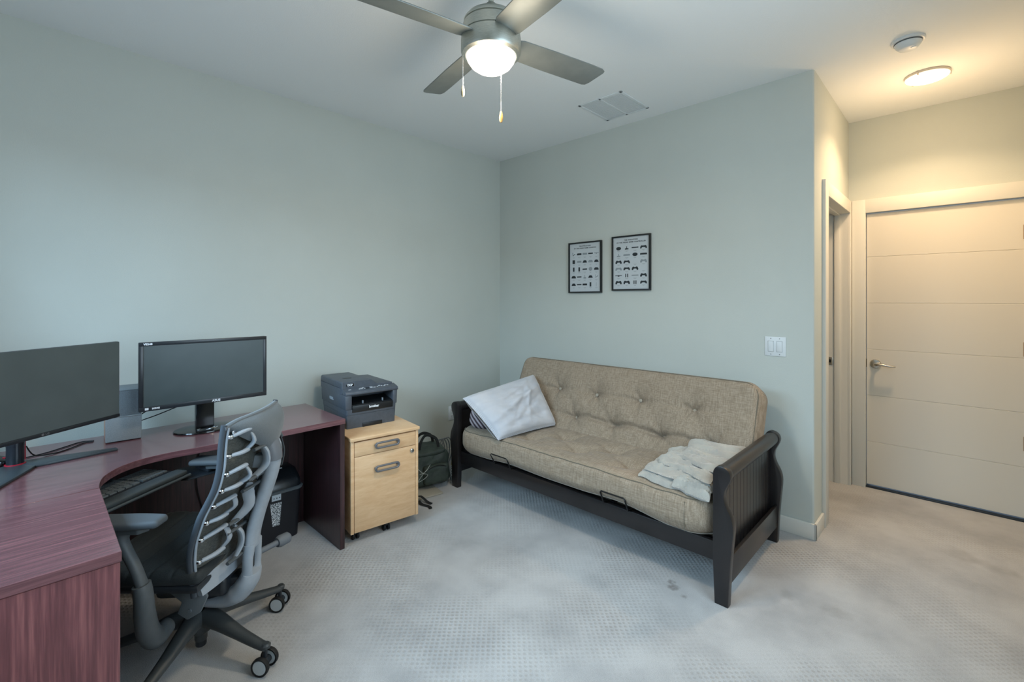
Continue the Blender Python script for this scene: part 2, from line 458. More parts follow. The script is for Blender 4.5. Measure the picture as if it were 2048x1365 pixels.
# small room behind the hallway doorway
b = B()
b.box(1.55, 1.60, .12, 1.40, 0, 2.5); b.box(1.6, XE - .12, 1.28, 1.33, 0, 2.5)
struct(b.build('wall_closet', WALL))
b = B(); b.box(1.55, XE - .12, .12, 1.33, 2.5, 2.55); struct(b.build('ceiling_closet', CEIL))

# skirting
BH, BT = .092, .014
def skirt(name, pts):
    b = B()
    for (x0, x1, y0, y1) in pts: b.box(x0, x1, y0, y1, 0, BH, .003)
    struct(b.build(name, TRIM))
skirt('baseboard_left', [(0, BT, YF, 0)])
skirt('baseboard_back', [(0, XE + BT, -BT, 0)])
skirt('baseboard_hall', [(XE, XE + BT, -BT, .205)])
skirt('baseboard_front', [(0, XR, YF, YF + BT)])
skirt('baseboard_right', [(XR - BT, XR, YF, YD)])

# hallway door frame (trim_1) and jamb with strike plate
tr = bpy.data.objects.new('door_1', None); col.objects.link(tr); struct(tr)
b = B()
b.box(XE, XE + .02, OY0 - .09, OY0, 0, OZ + .09, .002); b.box(XE, XE + .02, OY1, YD - .001, 0, OZ + .09, .002)
b.box(XE, XE + .0195, OY0, OY1, OZ, OZ + .09, .002)
b.build('casing', TRIM, tr)
b = B()
b.box(XE - .13, XE + .001, OY0 - .02, OY0, 0, OZ + .02); b.box(XE - .13, XE + .001, OY1, OY1 + .02, 0, OZ + .02)
b.box(XE - .13, XE + .001, OY0, OY1, OZ, OZ + .02)
b.box(XE - .082, XE - .045, OY1 - .012, OY1, 0, OZ, .002); b.box(XE - .082, XE - .045, OY0, OY0 + .012, 0, OZ, .002)
b.box(XE - .082, XE - .045, OY0, OY1, OZ - .012, OZ, .002)
b.build('jamb', TRIM, tr)
b = B(); b.box(XE - .128, XE - .092, OY1 - .003, OY1, .895, .955, .001); b.mi = 1
b.box(XE - .118, XE - .103, OY1 - .0045, OY1 - .002, .913, .937)
b.build('strike_plate', [SATIN, DARKGAP], tr)

# entry door
d = bpy.data.objects.new('door_2', None); col.objects.link(d); d.location = (0, 0, 0); struct(d)
b = B(); b.box(XE + .022, EX0, YD - .018, YD, 0, EZ + .1, .002); b.box(EX1, EX1 + .08, YD - .018, YD, 0, EZ + .1, .002)
b.box(EX0, EX1, YD - .0175, YD, EZ, EZ + .1, .002); b.build('casing', TRIM, d)
b = B(); b.box(EX0 - .02, EX0, YD, YD + .12, 0, EZ + .02); b.box(EX1, EX1 + .02, YD, YD + .12, 0, EZ + .02)
b.box(EX0, EX1, YD, YD + .12, EZ, EZ + .02); b.build('jamb', TRIM, d)
b = B(); zs = [.022, .342, .686, 1.029, 1.373, 1.716, EZ - .006]
for z0, z1 in zip(zs, zs[1:]): b.box(EX0 + .004, EX1 - .003, YD + .012, YD + .05, z0 + .0006, z1 - .0006, .0016, 1)
b.box(EX0 + .006, EX1 - .005, YD + .016, YD + .046, .025, EZ - .008); b.build('door_panel', DOORP, d)
b = B(); b.box(EX0, EX1, YD - .004, YD + .08, 0, .011, .002); b.build('threshold', mat('threshold_metal', '#3c444d', .4, metal=.5), d)
b = B()
hx, hz = 2.775, .922
b.lathe([(.0, -.0), (.033, 0), (.034, .004), (.030, .012), (.016, .014)], (hx, YD + .012, hz), 28, 'y', None)
b.bm.verts.ensure_lookup_table()
for v in b.bm.verts: v.co.y = YD + .012 - (v.co.y - (YD + .012))
b.tube(smoothpath([(hx, YD - .001, hz), (hx, YD - .04, hz), (hx + .012, YD - .052, hz), (hx + .05, YD - .055, hz + .002), (hx + .085, YD - .052, hz - .003), (hx + .118, YD - .045, hz - .006)], 5), interp([.011, .011, .012, .011, .009, .007], 26), 14, flat=.8)
b.build('lever_handle', SATIN, d)
b = B(); b.box(EX0 - .001, EX0 + .0035, YD + .014, YD + .04, .895, .955); b.build('latch_plate', mat('dark_bronze', '#3b3129', .4, metal=.8), d)
for k, z in enumerate((.49, 1.085, 1.826)):
    b = B(); b.cyl((EX1 - .002, YD + .004, z - .045), (EX1 - .002, YD + .004, z + .045), .007, 12)
    b.box(EX1 - .018, EX1 + .0, YD + .0105, YD + .0125, z - .045, z + .045); b.build('hinge', BRASS, d)

# ================================================================= CEILING THINGS
# vent
v = thing('ceiling_vent', 'white louvred air return grille set in the ceiling above the posters', 'vent', (1.493, -.355, H))
b = B(); x0, x1, y0, y1 = -.17, .17, -.185, .185; t = .02
b.box(x0, x1, y0, y0 + t, -.006, 0, .002); b.box(x0, x1, y1 - t, y1, -.006, 0, .002)
b.box(x0, x0 + t, y0, y1, -.006, 0, .002); b.box(x1 - t, x1, y0, y1, -.006, 0, .002); b.box(-.006, .006, y0, y1, -.006, 0, .001)
b.build('vent_frame', WHITEP, v)
b = B()
for s0, s1 in ((x0 + t, -.006), (.006, x1 - t)):
    k = y0 + t
    while k < y1 - t - .005:
        b.box(s0, s1, k, k + .009, -.0045, -.003, M=None); k += .0125
b.build('louvres', WHITEP, v)
b = B(); b.box(x0 + t, x1 - t, y0 + t, y1 - t, -.001, -.0002); b.build('duct_backing', mat('duct_shadow_grey', '#8d9496', .8), v)
for px in (x0 + .01, x1 - .01):
    for py in (y0 + .012, y1 - .012):
        b = B(); b.lathe([(0, -.0075), (.004, -.0075), (.004, -.006)], (px, py, 0), 10); b.build('screw', HANDLEG, v)

# smoke detector
s = thing('smoke_detector', 'round white smoke detector on the ceiling before the hallway light', 'smoke detector', (3.032, -.014, H))
b = B(); b.lathe([(0, -.012), (.066, -.012), (.07, -.008), (.07, 0)], n=40); b.build('mounting_plate', WHITEP, s)
b = B(); b.lathe([(0, -.047), (.034, -.047), (.04, -.044), (.052, -.030), (.057, -.019), (.057, -.014)], n=40)
b.lathe([(0, -.050), (.010, -.050), (.012, -.046)], (.022, -.012, 0), 14); b.build('sensor_body', WHITEP, s)
b = B(); b.lathe([(.0565, -.0175), (.0585, -.0175), (.0585, -.013), (.0565, -.013)], n=40); b.build('vent_slot', DGREY, s)

# hallway ceiling light
hl = thing('ceiling_light', 'lit round flush mount light on the hallway ceiling', 'ceiling light', (3.083, .545, H))
b = B(); b.lathe([(0, -.016), (.094, -.016), (.104, -.014), (.106, -.004), (.104, 0)], n=48)
for k in range(3):
    a = R(40 + 120 * k); b.box(-.004, .004, .098, .108, -.024, -.003, .001, M=Matrix.Rotation(a, 4, 'Z'))
b.build('metal_rim', mat('white_rim', '#d8cfc0', .4), hl)
b = B(); b.lathe([(0, -.034), (.05, -.033), (.085, -.028), (.098, -.021), (.101, -.0165)], n=48); b.build('diffuser', HALLE, hl)
ld = bpy.data.lights.new('hall_bulb', 'AREA'); ld.energy = 11; ld.spread = R(128); ld.color = (1.0, .69, .40); ld.shape = 'DISK'; ld.size = .19
lo = bpy.data.objects.new('hall_bulb', ld); lo.location = (0, 0, -.037); lo.parent = hl; col.objects.link(lo)
ld = bpy.data.lights.new('hall_glow', 'POINT'); ld.energy = 6.5; ld.color = (1.0, .67, .37); ld.shadow_soft_size = .07
lo = bpy.data.objects.new('hall_glow', ld); lo.location = (0, 0, -.40); lo.parent = hl; col.objects.link(lo)

# ceiling fan
FX, FY = 1.858, -1.872
f = thing('ceiling_fan', 'brushed nickel four blade ceiling fan with a lit frosted dome light', 'ceiling fan', (FX, FY, H))
def z(v_): return v_ - H
b = B(); b.lathe([(0, 0), (.07, 0), (.068, -.02), (.045, -.06), (.02, -.07), (0, -.07)], n=36); b.build('canopy', STEEL, f)
b = B(); b.cyl((0, 0, -.06), (0, 0, z(2.585)), .0105, 18); b.build('downrod', STEEL, f)
b = B(); b.lathe([(.012, z(2.605)), (.02, z(2.60)), (.027, z(2.585)), (.029, z(2.56)), (0, z(2.56))], n=30)
for k in range(4):
    a = R(25 + 90 * k); b.mi = 1; b.lathe([(0, 0), (.003, 0), (.003, .003), (0, .003)], (.0275 * math.cos(a), .0275 * math.sin(a), z(2.582)), 8)
b.build('coupling', [STEEL, DARKGAP], f)
b = B(); b.lathe([(0, z(2.566)), (.03, z(2.566)), (.07, z(2.558)), (.098, z(2.543)), (.110, z(2.528)), (.111, z(2.519)), (.107, z(2.517)), (.107, z(2.514)),
                  (.1125, z(2.512)), (.117, z(2.49)), (.119, z(2.468)), (.1155, z(2.466)), (.1155, z(2.462)), (.1, z(2.462))], n=64)
b.build('motor_housing', STEEL, f)
b = B(); b.lathe([(.1, z(2.462)), (.1205, z(2.461)), (.1215, z(2.45)), (.1215, z(2.402)), (.117, z(2.392)), (.1045, z(2.386)), (.1, z(2.39))], n=64)
b.build('light_kit_ring', STEEL, f)
b = B(); b.lathe([(.1005, z(2.388)), (.101, z(2.385)), (.096, z(2.370)), (.082, z(2.350)), (.06, z(2.334)), (.032, z(2.325)), (0, z(2.322))], n=48)
b.build('glass_dome', GLASSE, f)
for k in range(4):
    a = R(78.5 + 90 * k)
    M = Matrix.Rotation(a, 4, 'Z') @ Matrix.Translation((0, 0, z(2.452))) @ Matrix.Rotation(R(-13), 4, 'X')
    out = [(.10, -.047), (.13, -.058), (.30, -.066), (.50, -.071), (.565, -.070), (.585, -.062), (.588, -.05), (.572, .03), (.562, .05), (.545, .056), (.30, .058), (.13, .054), (.10, .045)]
    b = B(); b.prism(out, -.003, .003, 'z', .002, 2, M, allbev=True); bl = b.build('blade', BLADE, f)
    b = B(); b.prism([(.085, -.028), (.12, -.034), (.17, -.026), (.175, 0), (.17, .026), (.12, .034), (.085, .028)], .003, .007, 'z', .001, 1, M, allbev=True)
    b.build('blade_bracket', STEEL, bl)
def chain(x, y, z0, z1, nm):
    b = B(); b.cyl((x, y, z(z1)), (x, y, z(z0)), .0012, 6)
    k = z0
    while k > z1: b.lathe([(0, -.002), (.0017, -.001), (.0017, .001), (0, .002)], (x, y, z(k)), 6); k -= .006
    c = b.build('pull_chain', CHROME, f)
    b = B(); b.lathe([(0, -.046), (.0045, -.045), (.0075, -.036), (.008, -.024), (.0055, -.008), (.003, 0), (0, 0)], (x, y, z(z1)), 16)
    kk = b.build('pull_knob', nm, c); return c
chain(.030, .028, 2.36, 2.166, WOODK)
chain(-.078, -.083, 2.43, 2.268, mat('beige_knob', '#8d8a78', .5))
ld = bpy.data.lights.new('fan_bulb', 'AREA'); ld.energy = 10; ld.color = (1.0, .85, .64); ld.shape = 'DISK'; ld.size = .19
lo = bpy.data.objects.new('fan_bulb', ld); lo.location = (0, 0, z(2.318)); lo.parent = f; col.objects.link(lo)
ld = bpy.data.lights.new('fan_glow', 'POINT'); ld.energy = 7; ld.color = (1.0, .86, .66); ld.shadow_soft_size = .14; ld.specular_factor = .3
lo = bpy.data.objects.new('fan_glow', ld); lo.location = (0, 0, z(2.16)); lo.parent = f; col.objects.link(lo)

# ================================================================= WALL THINGS
# double light switch
s = thing('light_switch', 'white double rocker light switch on the wall right of the posters', 'light switch', (2.4115, 0, 1.112))
b = B(); b.box(-.0585, .0585, -.006, 0, -.0595, .0595, .003); b.build('switch_plate', WHITEP, s)
for sx in (-.024, .024):
    b = B(); b.box(sx - .0165, sx + .0165, -.0075, -.004, -.034, .034, .001); rk = b.build('rocker_frame', mat('switch_shadow_line', '#b7bdbf', .5), s)
    b = B(); b.box(sx - .0145, sx + .0145, -.010, -.005, -.031, .031, .002, M=Matrix.Rotation(R(3), 4, 'X')); b.build('rocker', WHITEP, rk)
for sx in (-.024, .024):
    for zz in (-.048, .048):
        b = B(); b.lathe([(0, -.0068), (.003, -.0068), (.003, -.005)], (sx, 0, zz), 10, 'y'); b.build('screw', HANDLEG, s)
# outlet on the left wall
s = thing('wall_outlet', 'white power outlet low on the left wall beside the sofa arm', 'outlet', (0, -.598, .397))
b = B(); b.box(0, .006, -.036, .036, -.062, .062, .003); b.build('outlet_plate', WHITEP, s)
for zz in (-.026, .026):
    b = B(); b.box(.005, .008, -.016, .016, zz - .017, zz + .017, .002); r_ = b.build('socket', WHITEP, s)
    b = B(); b.box(.0078, .0085, -.008, -.005, zz - .004, zz + .006); b.box(.0078, .0085, .005, .008, zz - .004, zz + .006); b.build('slots', DARKGAP, r_)

# posters -------------------------------------------------
def outline_ring(b, pts, w_, x, z_, y=-.0125):
    pass
def shape(kind, w_, h_):
    """flat outline (list of polygons) of a generic device, centred, width w_, height h_"""
    W, Hh = w_ / 2, h_ / 2
    S = {
        'pad': [[(-.9, -.9), (-.6, -.9), (-.35, -.2), (.35, -.2), (.6, -.9), (.9, -.9), (1, -.3), (.75, .7), (.45, .9), (.2, .6), (-.2, .6), (-.45, .9), (-.75, .7), (-1, -.3)]],
        'arc': [[(-1, -.8), (-.65, -.85), (-.45, -.3), (0, -.15), (.45, -.3), (.65, -.85), (1, -.8), (.9, .2), (.6, .75), (.3, .6), (-.3, .6), (-.6, .75), (-.9, .2)]],
        'box': [[(-1, -.6), (1, -.6), (1, .3), (.85, .6), (-.85, .6), (-1, .3)]],
        'trap': [[(-1, -.8), (1, -.8), (.65, .5), (.3, .8), (-.3, .8), (-.65, .5)]],
        'slab': [[(-1, -.4), (1, -.4), (1, .4), (-1, .4)]],
        'tall': [[(-.45, -1), (.45, -1), (.45, 1), (-.45, 1)]],
        'stick': [[(-.7, -.8), (.7, -.8), (.7, -.2), (.12, -.1), (.12, .9), (-.12, .9), (-.12, -.1), (-.7, -.2)]],
        'round': [[(math.cos(R(a)), math.sin(R(a)) * .9) for a in range(0, 360, 24)]],
        'two': [[(-.55, -.9), (-.2, -.9), (-.2, .9), (-.55, .9)], [(.2, -.9), (.55, -.9), (.55, .9), (.2, .9)]],
        'thin': [[(-1, -.1), (1, -.1), (1, .35), (-1, .35)], [(-.25, -.6), (.25, -.6), (.25, -.1), (-.25, -.1)]],
        'cube': [[(-.7, -.9), (.7, -.9), (.7, .9), (-.7, .9)]],
        'dome': [[(-1, -.8), (1, -.8), (.9, .2), (.5, .8), (-.5, .8), (-.9, .2)]],
        'line': [[(-.1, -.9), (.06, -.9), (.06, .9), (-.1, .9)]],
        'vee': [[(-.7, .9), (-.5, .9), (-.3, -.4), (.8, .1), (.7, .35), (-.45, -.8)]],
        'none': [],
    }[kind]
    return [[(x * W, y * Hh) for (x, y) in p] for p in S]


def poster(x0, x1, z0, z1, title, grid, label):
    cx, cz = (x0 + x1) / 2, (z0 + z1) / 2; W, Hh = (x1 - x0) / 2, (z1 - z0) / 2
    p = thing('framed_poster', label, 'poster', (cx, 0, cz), group='framed posters on the back wall')
    p['group'] = 'framed posters on the back wall'
    b = B(); t = .0115; d0, d1 = -.022, -.001
    b.box(-W, W, d0, d1, Hh - t, Hh, .001); b.box(-W, W, d0, d1, -Hh, -Hh + t, .001)
    b.box(-W, -W + t, d0, d1, -Hh + t, Hh - t, .001); b.box(W - t, W, d0, d1, -Hh + t, Hh - t, .001)
    b.build('picture_frame', mat('black_frame', '#121719', .4), p)
    b = B(); b.box(-W + t, W - t, -.012, -.002, -Hh + t, Hh - t)
    sh = b.build('poster_sheet', PAPER, p)
    b = B()
    for i, ln in enumerate(title):
        b.text(ln, .0125, bmat((1, 0, 0), (0, 0, 1), (0, -1, 0), (0, -.0125, Hh - .034 - .0175 * i)), .0003, 1.25, .0004)
    rows = len(grid); top = Hh - .075; bot = -Hh + .03; rh = (top - bot) / rows
    g2 = B()
    for r_, row in enumerate(grid):
        n = len(row); cw = (2 * W - .045) / n
        for c_, cell in enumerate(row):
            if isinstance(cell, str): cell = (cell, 1)
            kind, dk = cell[0], cell[1]; mx = -W + .0225 + cw * (c_ + .5); mz = top - rh * (r_ + .38)
            s_ = .80 if kind not in ('tall', 'two', 'line', 'cube', 'stick', 'round', 'vee') else .62
            hh_ = rh * (.40 if kind in ('box', 'slab', 'trap', 'thin', 'dome') else .56)
            for poly in shape(kind, cw * s_, hh_):
                tgt = b if dk else g2
                tgt.prism([(mx + a, mz + c2) for a, c2 in poly], -.0126, -.0118, 'y')
            g2.box(mx - cw * .2, mx + cw * .2, -.0124, -.0118, mz - rh * .42, mz - rh * .42 + .0017)
            g2.box(mx - cw * .09, mx + cw * .09, -.0124, -.0118, mz - rh * .5, mz - rh * .5 + .0017)
    b.build('printed_icons', INK, sh); g2.build('printed_captions', INKG, sh)
    return p
g1 = [[('vee', 1), 'box', ('box', 0), 'slab', ('thin', 0)], ['cube', ('box', 0), 'trap', ('dome', 0), 'trap'],
      ['tall', 'tall', 'slab', ('round', 0), 'dome'], ['dome', 'slab', ('stick', 0), 'trap', ('vee', 0)], ['trap', 'slab', 'box', 'tall', ('line', 0)]]
g2_ = [['round', 'stick', 'slab', 'arc'], [('stick', 0), ('box', 0), 'round', 'box'], ['pad', ('arc', 1), ('none', 0), ('pad', 0)],
       [('arc', 0), 'arc', 'pad', ('none', 0)], ['thin', 'two', ('slab', 0), 'pad'], ['pad', 'pad', 'two', ('arc', 1)]]
poster(.846, 1.171, 1.453, 1.873, ['THE EVOLUTION', 'OF THE VIDEO GAME CONSOLE'], g1, 'black framed poster with five icons per row, left and smaller of two')
poster(1.267, 1.593, 1.467, 1.887, ['THE EVOLUTION', 'OF THE VIDEO GAME CONTROLLER'], g2_, 'black framed poster with four controller icons per row, right of two')
# ================================================================= DESK
TZ0, TZ1 = .7015, .730
DX0, DX1 = .195, .750        # long run along the left wall
dk = thing('corner_desk', 'dark mahogany laminate L shaped corner desk with curved inner edge', 'desk', (.5, -2.9, 0))
def D(b, name, m, par=dk, **k): return b.build(name, m, par, **k)
OFF = Matrix.Translation((-.5, 2.9, 0))
b = B()
inner = [(.745, -2.45), (.746, -2.571), (.742, -2.66), (.738, -2.746), (.750, -2.835), (.775, -2.885), (.808, -2.925), (.855, -2.958), (.905, -2.982), (.955, -2.994), (1.0, -2.999), (1.0238, -3.0)]
inner = [(p.x, p.y) for p in smoothpath([(x, y, 0) for x, y in inner], 3)]
b.prism([(DX1 - .005, -1.945), (DX1 - .005, -2.45)] + inner[1:] + [(1.0238, -3.61), (DX0, -3.61), (DX0, -1.945)], TZ0, TZ1, 'z', .0012, 1, OFF, allbev=True)
D(b, 'desk_top', MAHOG_Y)
b = B(); b.box(1.0260, 1.6175, -3.61, -3.0, TZ0, TZ1, .0012, 1, OFF); D(b, 'return_top', MAHOG_Y)
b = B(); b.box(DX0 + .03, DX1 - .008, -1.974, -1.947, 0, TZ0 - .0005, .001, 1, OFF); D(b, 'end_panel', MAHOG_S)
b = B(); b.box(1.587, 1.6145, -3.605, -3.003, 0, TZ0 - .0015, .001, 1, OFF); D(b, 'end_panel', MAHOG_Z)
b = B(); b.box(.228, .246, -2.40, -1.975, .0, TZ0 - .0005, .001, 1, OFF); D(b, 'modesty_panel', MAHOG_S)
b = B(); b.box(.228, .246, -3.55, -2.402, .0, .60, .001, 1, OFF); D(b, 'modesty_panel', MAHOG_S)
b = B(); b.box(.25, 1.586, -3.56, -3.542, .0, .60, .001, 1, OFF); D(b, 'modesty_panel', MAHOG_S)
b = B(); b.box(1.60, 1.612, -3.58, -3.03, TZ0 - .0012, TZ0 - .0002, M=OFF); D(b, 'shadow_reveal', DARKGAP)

# keyboard tray and mouse platform hung under the corner
KA = math.atan2(.81, -.586)      # run of the tray front edge
ku = Vector((math.cos(KA), math.sin(KA), 0)); kn = Vector((math.sin(KA), -math.cos(KA), 0))  # kn towards the sitter
k0 = Vector((1.035, -3.055, .640))
kt = thing('keyboard_tray', 'black pull out keyboard tray with padded wrist rest under the desk corner', 'keyboard tray', (k0.x, k0.y, .62), KA)
# local: x along front edge, y to the rear (away from sitter)
b = B(); b.box(-.02, .46, -.005, .235, -.004, .006, .003); b.build('tray_board', BLACKP, kt)
b = B(); b.soft((.235, .031, .0115), .0105, (20, 6, 4), M=Matrix.Translation((.215, .026, .0185))); b.build('wrist_rest', mat('grey_gel_rest', '#3e4446', .45), kt)
b = B(); b.tube([(-.02, -.004, .004), (.46, -.004, .004)], .006, 10); b.build('front_rail', mat('rail_grey', '#4a5052', .35), kt)
b = B(); b.box(.28, .34, .235, .30, .0, .012); b.box(.295, .335, .25, .262, .0, .0805); b.build('track_bracket', BLACKP, kt)
mp = thing('mouse_platform', 'black clip on mouse platform beside the keyboard tray under the desk', 'tray', (.70, -2.60, .602), R(98))
b = B(); out = [(-.10 + .0, -.07), (.13, -.07), (.16, -.05), (.165, .09), (.14, .115), (-.09, .115), (-.115, .09), (-.12, -.05)]
b.prism(out, 0, .006, 'z', .002, 2, allbev=True); b.build('platform_board', BLACKP, mp)
b = B(); b.box(-.02, .03, .02, .06, -.006, 0); b.build('pivot_arm', BLACKP, mp)
pm = thing('computer_mouse', 'black computer mouse on the mouse platform under the desk', 'mouse', (.70, -2.60, .608), R(200))
b = B(); b.soft((.052, .031, .017), .016, (12, 8, 6), lambda p: (p.x, p.y, p.z * (1 - .35 * (p.x / .052)) + .017), None); b.build('mouse_shell', BLACKP, pm)
b = B(); b.lathe([(0, -.003), (.007, -.003), (.007, .003), (0, .003)], (.025, 0, .028), 14, 'y'); b.build('scroll_wheel', DGREY, pm)
# keyboard
kb = thing('keyboard', 'black keyboard with grey keys on the pull out tray under the desk', 'keyboard', (k0.x, k0.y, .626), KA)
b = B(); b.box(.005, .445, .066, .215, 0, .016, .004); b.build('keyboard_case', BLACKP, kb)
KEY = mat('grey_keycap', '#6f7578', .4); b0 = None
rowsk = [14, 14, 13, 12, 9]; proto = None
for r_, n_ in enumerate(rowsk):
    yy = .196 - r_ * .0245 - .006; w_ = .29 / n_
    for c_ in range(n_):
        if proto is None:
            b = B(); b.box(-.5, .5, -.0095, .0095, 0, .007, 0); t = b.build('key', KEY, kb); proto = t
        else: t = proto.copy(); col.objects.link(t); t.parent = kb
        t.location = (.015 + w_ * (c_ + .5), yy, .0145); t.scale = (w_ * .84, 1, 1)
for r_ in range(5):
    for c_ in range(6):
        t = proto.copy(); col.objects.link(t); t.parent = kb
        t.location = (.325 + .0195 * c_, .19 - r_ * .0245, .0145); t.scale = (.0165, 1, 1)

# ================================================================= MONITORS
def label_M(p, right, up): 
    n = right.cross(up); return bmat(right, up, n, p)
# monitor on the long run (framed)
m2 = thing('monitor', 'black framed monitor on a round glossy base, right of the two on the desk', 'monitor', (.415, -2.545, TZ1), 0)
# local axes = world: x out of the wall, y along the wall
b = B(); Y0, Y1, Z0, Z1 = -.277, .277, .142, .468
b.box(.030, .055, Y0, Y1, Z0, Z1, .004); b.soft((.02, .20, .11), .018, (4, 12, 10), M=Matrix.Translation((.02, 0, .31))); b.build('monitor_shell', BEZEL, m2)
b = B(); fz = .017
for (a0, a1, c0, c1) in ((Y0, Y1, Z1 - fz, Z1), (Y0, Y1, Z0, Z0 + .021), (Y0, Y0 + fz, Z0 + .021, Z1 - fz), (Y1 - fz, Y1, Z0 + .021, Z1 - fz)):
    b.box(.0545, .0585, a0, a1, c0, c1, .0012)
bz = b.build('bezel', BEZEL, m2)
b = B(); b.box(.0545, .0563, Y0 + fz - .001, Y1 - fz + .001, Z0 + .020, Z1 - fz + .001); b.build('screen', SCREEN, m2)
Yv, Zv = Vector((0, 1, 0)), Vector((0, 0, 1))
b = B(); b.text('ASUS', .0155, label_M(Vector((.0587, .036, Z0 + .0095)), Yv, Zv), .0003, 1.05, .0006); b.build('maker_logo', PRINTW, bz)
b = B(); b.text('HDMI', .0105, label_M(Vector((.0587, Y0 + .064, Z0 + .0105)), Yv, Zv), .0003, 1.2, .0006); b.box(.0585, .0589, Y0 + .022, Y0 + .036, Z0 + .006, Z0 + .0165); b.build('port_sticker', PRINTW, bz)
b = B(); b.text('VS248', .0125, label_M(Vector((.0587, Y0 + .034, Z1 - .0095)), Yv, Zv), .0003, 1.05, .0006); b.build('model_badge', PRINTW, bz)
b = B(); b.prism([(-.046, .012), (.034, .012), (.034, .155), (-.046, .155)], .0, .03, 'x', .003, 1); b.prism([(-.034, .14), (.036, .14), (.026, .165), (-.012, .165)], .02, .05, 'x'); b.build('stand_neck', GLOSSB, m2)
b = B(); b.lathe([(0, 0), (.116, 0), (.118, .003), (.116, .008), (.10, .0105), (.03, .013), (0, .013)], n=56, M=Matrix.Diagonal((.88, 1.16, 1, 1))); b.build('stand_base', GLOSSB, m2)
b = B(); b.tube(smoothpath([(-.022, -.035, .0135), (-.03, 0, .0135), (-.022, .035, .0135), (0, .042, .0135), (.01, 0, .0135), (0, -.042, .0135)], 4, True), .0022, 6, closed=True, M=Matrix.Translation((.052, .0, -.001)))
b.build('base_ring_mark', CHROME, m2)
# LG style monitor in the corner
ang = math.atan2(.797, -.605) # direction pointing from left edge to right edge as seen
ex = Vector((-.605, .797, 0)); en = Vector((.797, .605, 0))
c = Vector((.645, -3.138, 0)) + Vector((0, 0, TZ1))
nk = Vector((.500, -3.215, TZ1))
m1 = thing('monitor', 'large thin edged monitor on V shaped legs at the left edge of the photo', 'monitor', nk, math.atan2(ex.y, ex.x))
# local x = along screen to the right, local y = behind the screen
b = B(); ox = -.024; fy = -.165
b.box(ox - .306, ox + .306, fy, fy + .022, .134, .479, .004); b.soft((.2, .018, .12), .016, (14, 4, 10), M=Matrix.Translation((ox, fy + .03, .30))); b.build('monitor_shell', BEZEL, m1)
b = B(); b.box(ox - .3045, ox + .3045, fy - .0012, fy + .002, .150, .4775); b.build('screen', mat('screen_painted_sheen', '#505b5d', .33, spec=.6, c2='#556062', nscale=8), m1)  # screen grey lightened in colour to stand in for reflected sheen
b = B(); b.box(ox - .3055, ox + .3055, fy - .004, fy + .002, .1345, .1495, .0012); ch = b.build('chin', BEZEL, m1)
b = B(); Mx = Vector((1, 0, 0)); b.text('LG', .011, label_M(Vector((ox + .008, fy - .0042, .1425)), Mx, Zv), .0002, 1, .0003)
b.lathe([(.0035, -.0002), (.0048, -.0002), (.0048, .0004), (.0035, .0004)], (ox - .008, fy - .0042, .1425), 16, 'y'); b.build('maker_logo', HANDLEG, ch)
b = B(); b.box(ox + .3055, ox + .3085, fy + .002, fy + .018, .236, .475, .001); b.build('red_edge_trim', RED, m1)
b = B(); b.cyl((0, 0, .008), (0, 0, .17), .026, 28); b.cyl((0, 0, .085), (0, 0, .25), .0275, 28); b.box(-.03, .03, -.14, .01, .20, .27, .006); b.build('stand_neck', mat('satin_black', '#1c2228', .25), m1)
b = B(); b.lathe([(.026, .006), (.031, .007), (.031, .012), (.0265, .013)], n=32); b.cyl((.027, -.008, .02), (.027, -.008, .25), .0035, 8); b.build('red_neck_accent', RED, m1)
b = B(); jy = -.094
for s_ in (1, -1):
    pts = [(0, jy), (s_ * .03, jy - .02), (s_ * .224, -.222), (s_ * .236, -.198), (s_ * .048, .012), (0, .03)]
    b.prism(pts if s_ > 0 else pts[::-1], 0, .010, 'z', .0025, 2, allbev=True)
b.build('stand_base', mat('matte_gunmetal', '#3c4449', .38, metal=.3), m1)

# bookshelf speaker
sp = thing('bookshelf_speaker', 'grey fronted walnut bookshelf speaker between the two monitors', 'speaker', (.377, -2.866, TZ1), R(-3))
b = B(); b.box(-.185, 0, -.066, .066, .003, .238, .004); b.build('speaker_cabinet', WALNUT, sp)
b = B(); b.box(-.1845, .001, -.0655, .0655, .2378, .2395, .0005); b.build('top_sheen', mat('painted_sheen_grey', '#6a7278', .5), sp)  # grey sheet paints the bluish reflection onto the walnut top
b = B(); b.box(-.001, .012, -.066, .066, .004, .117, .004, 2); b.build('lower_grille', GRILLE, sp)
b = B(); b.prism([(-.001, .119), (.010, .119), (.002, .237), (-.001, .237)], -.064, .064, 'y', .0015, 1); b.build('upper_grille', mat('grey_grille_upper', '#62686c', .8, c2='#6f767a', nscale=300), sp)
b = B(); b.box(-.0, .0125, -.0655, .0655, .1165, .1192, .0005); b.build('trim_line', mat('pale_trim', '#aab2b5', .3, metal=.4), sp)
b = B()
for sx in (-.15, -.03):
    for sy in (-.05, .05): b.cyl((sx, sy, 0), (sx, sy, .004), .008, 12)
b.build('feet', RUB, sp)

# mouse at the frame edge
ms = thing('computer_mouse', 'black computer mouse behind the monitor neck at the left photo edge', 'mouse', (.437, -3.262, TZ1), R(40))
b = B(); b.soft((.052, .031, .017), .016, (12, 8, 6), lambda p: (p.x, p.y, p.z * (1 - .35 * (p.x / .052)) + .017), None); b.build('mouse_shell', GLOSSB, ms)
b = B(); b.lathe([(0, -.003), (.007, -.003), (.007, .003), (0, .003)], (.025, 0, .028), 14, 'y'); b.build('scroll_wheel', RED, ms)

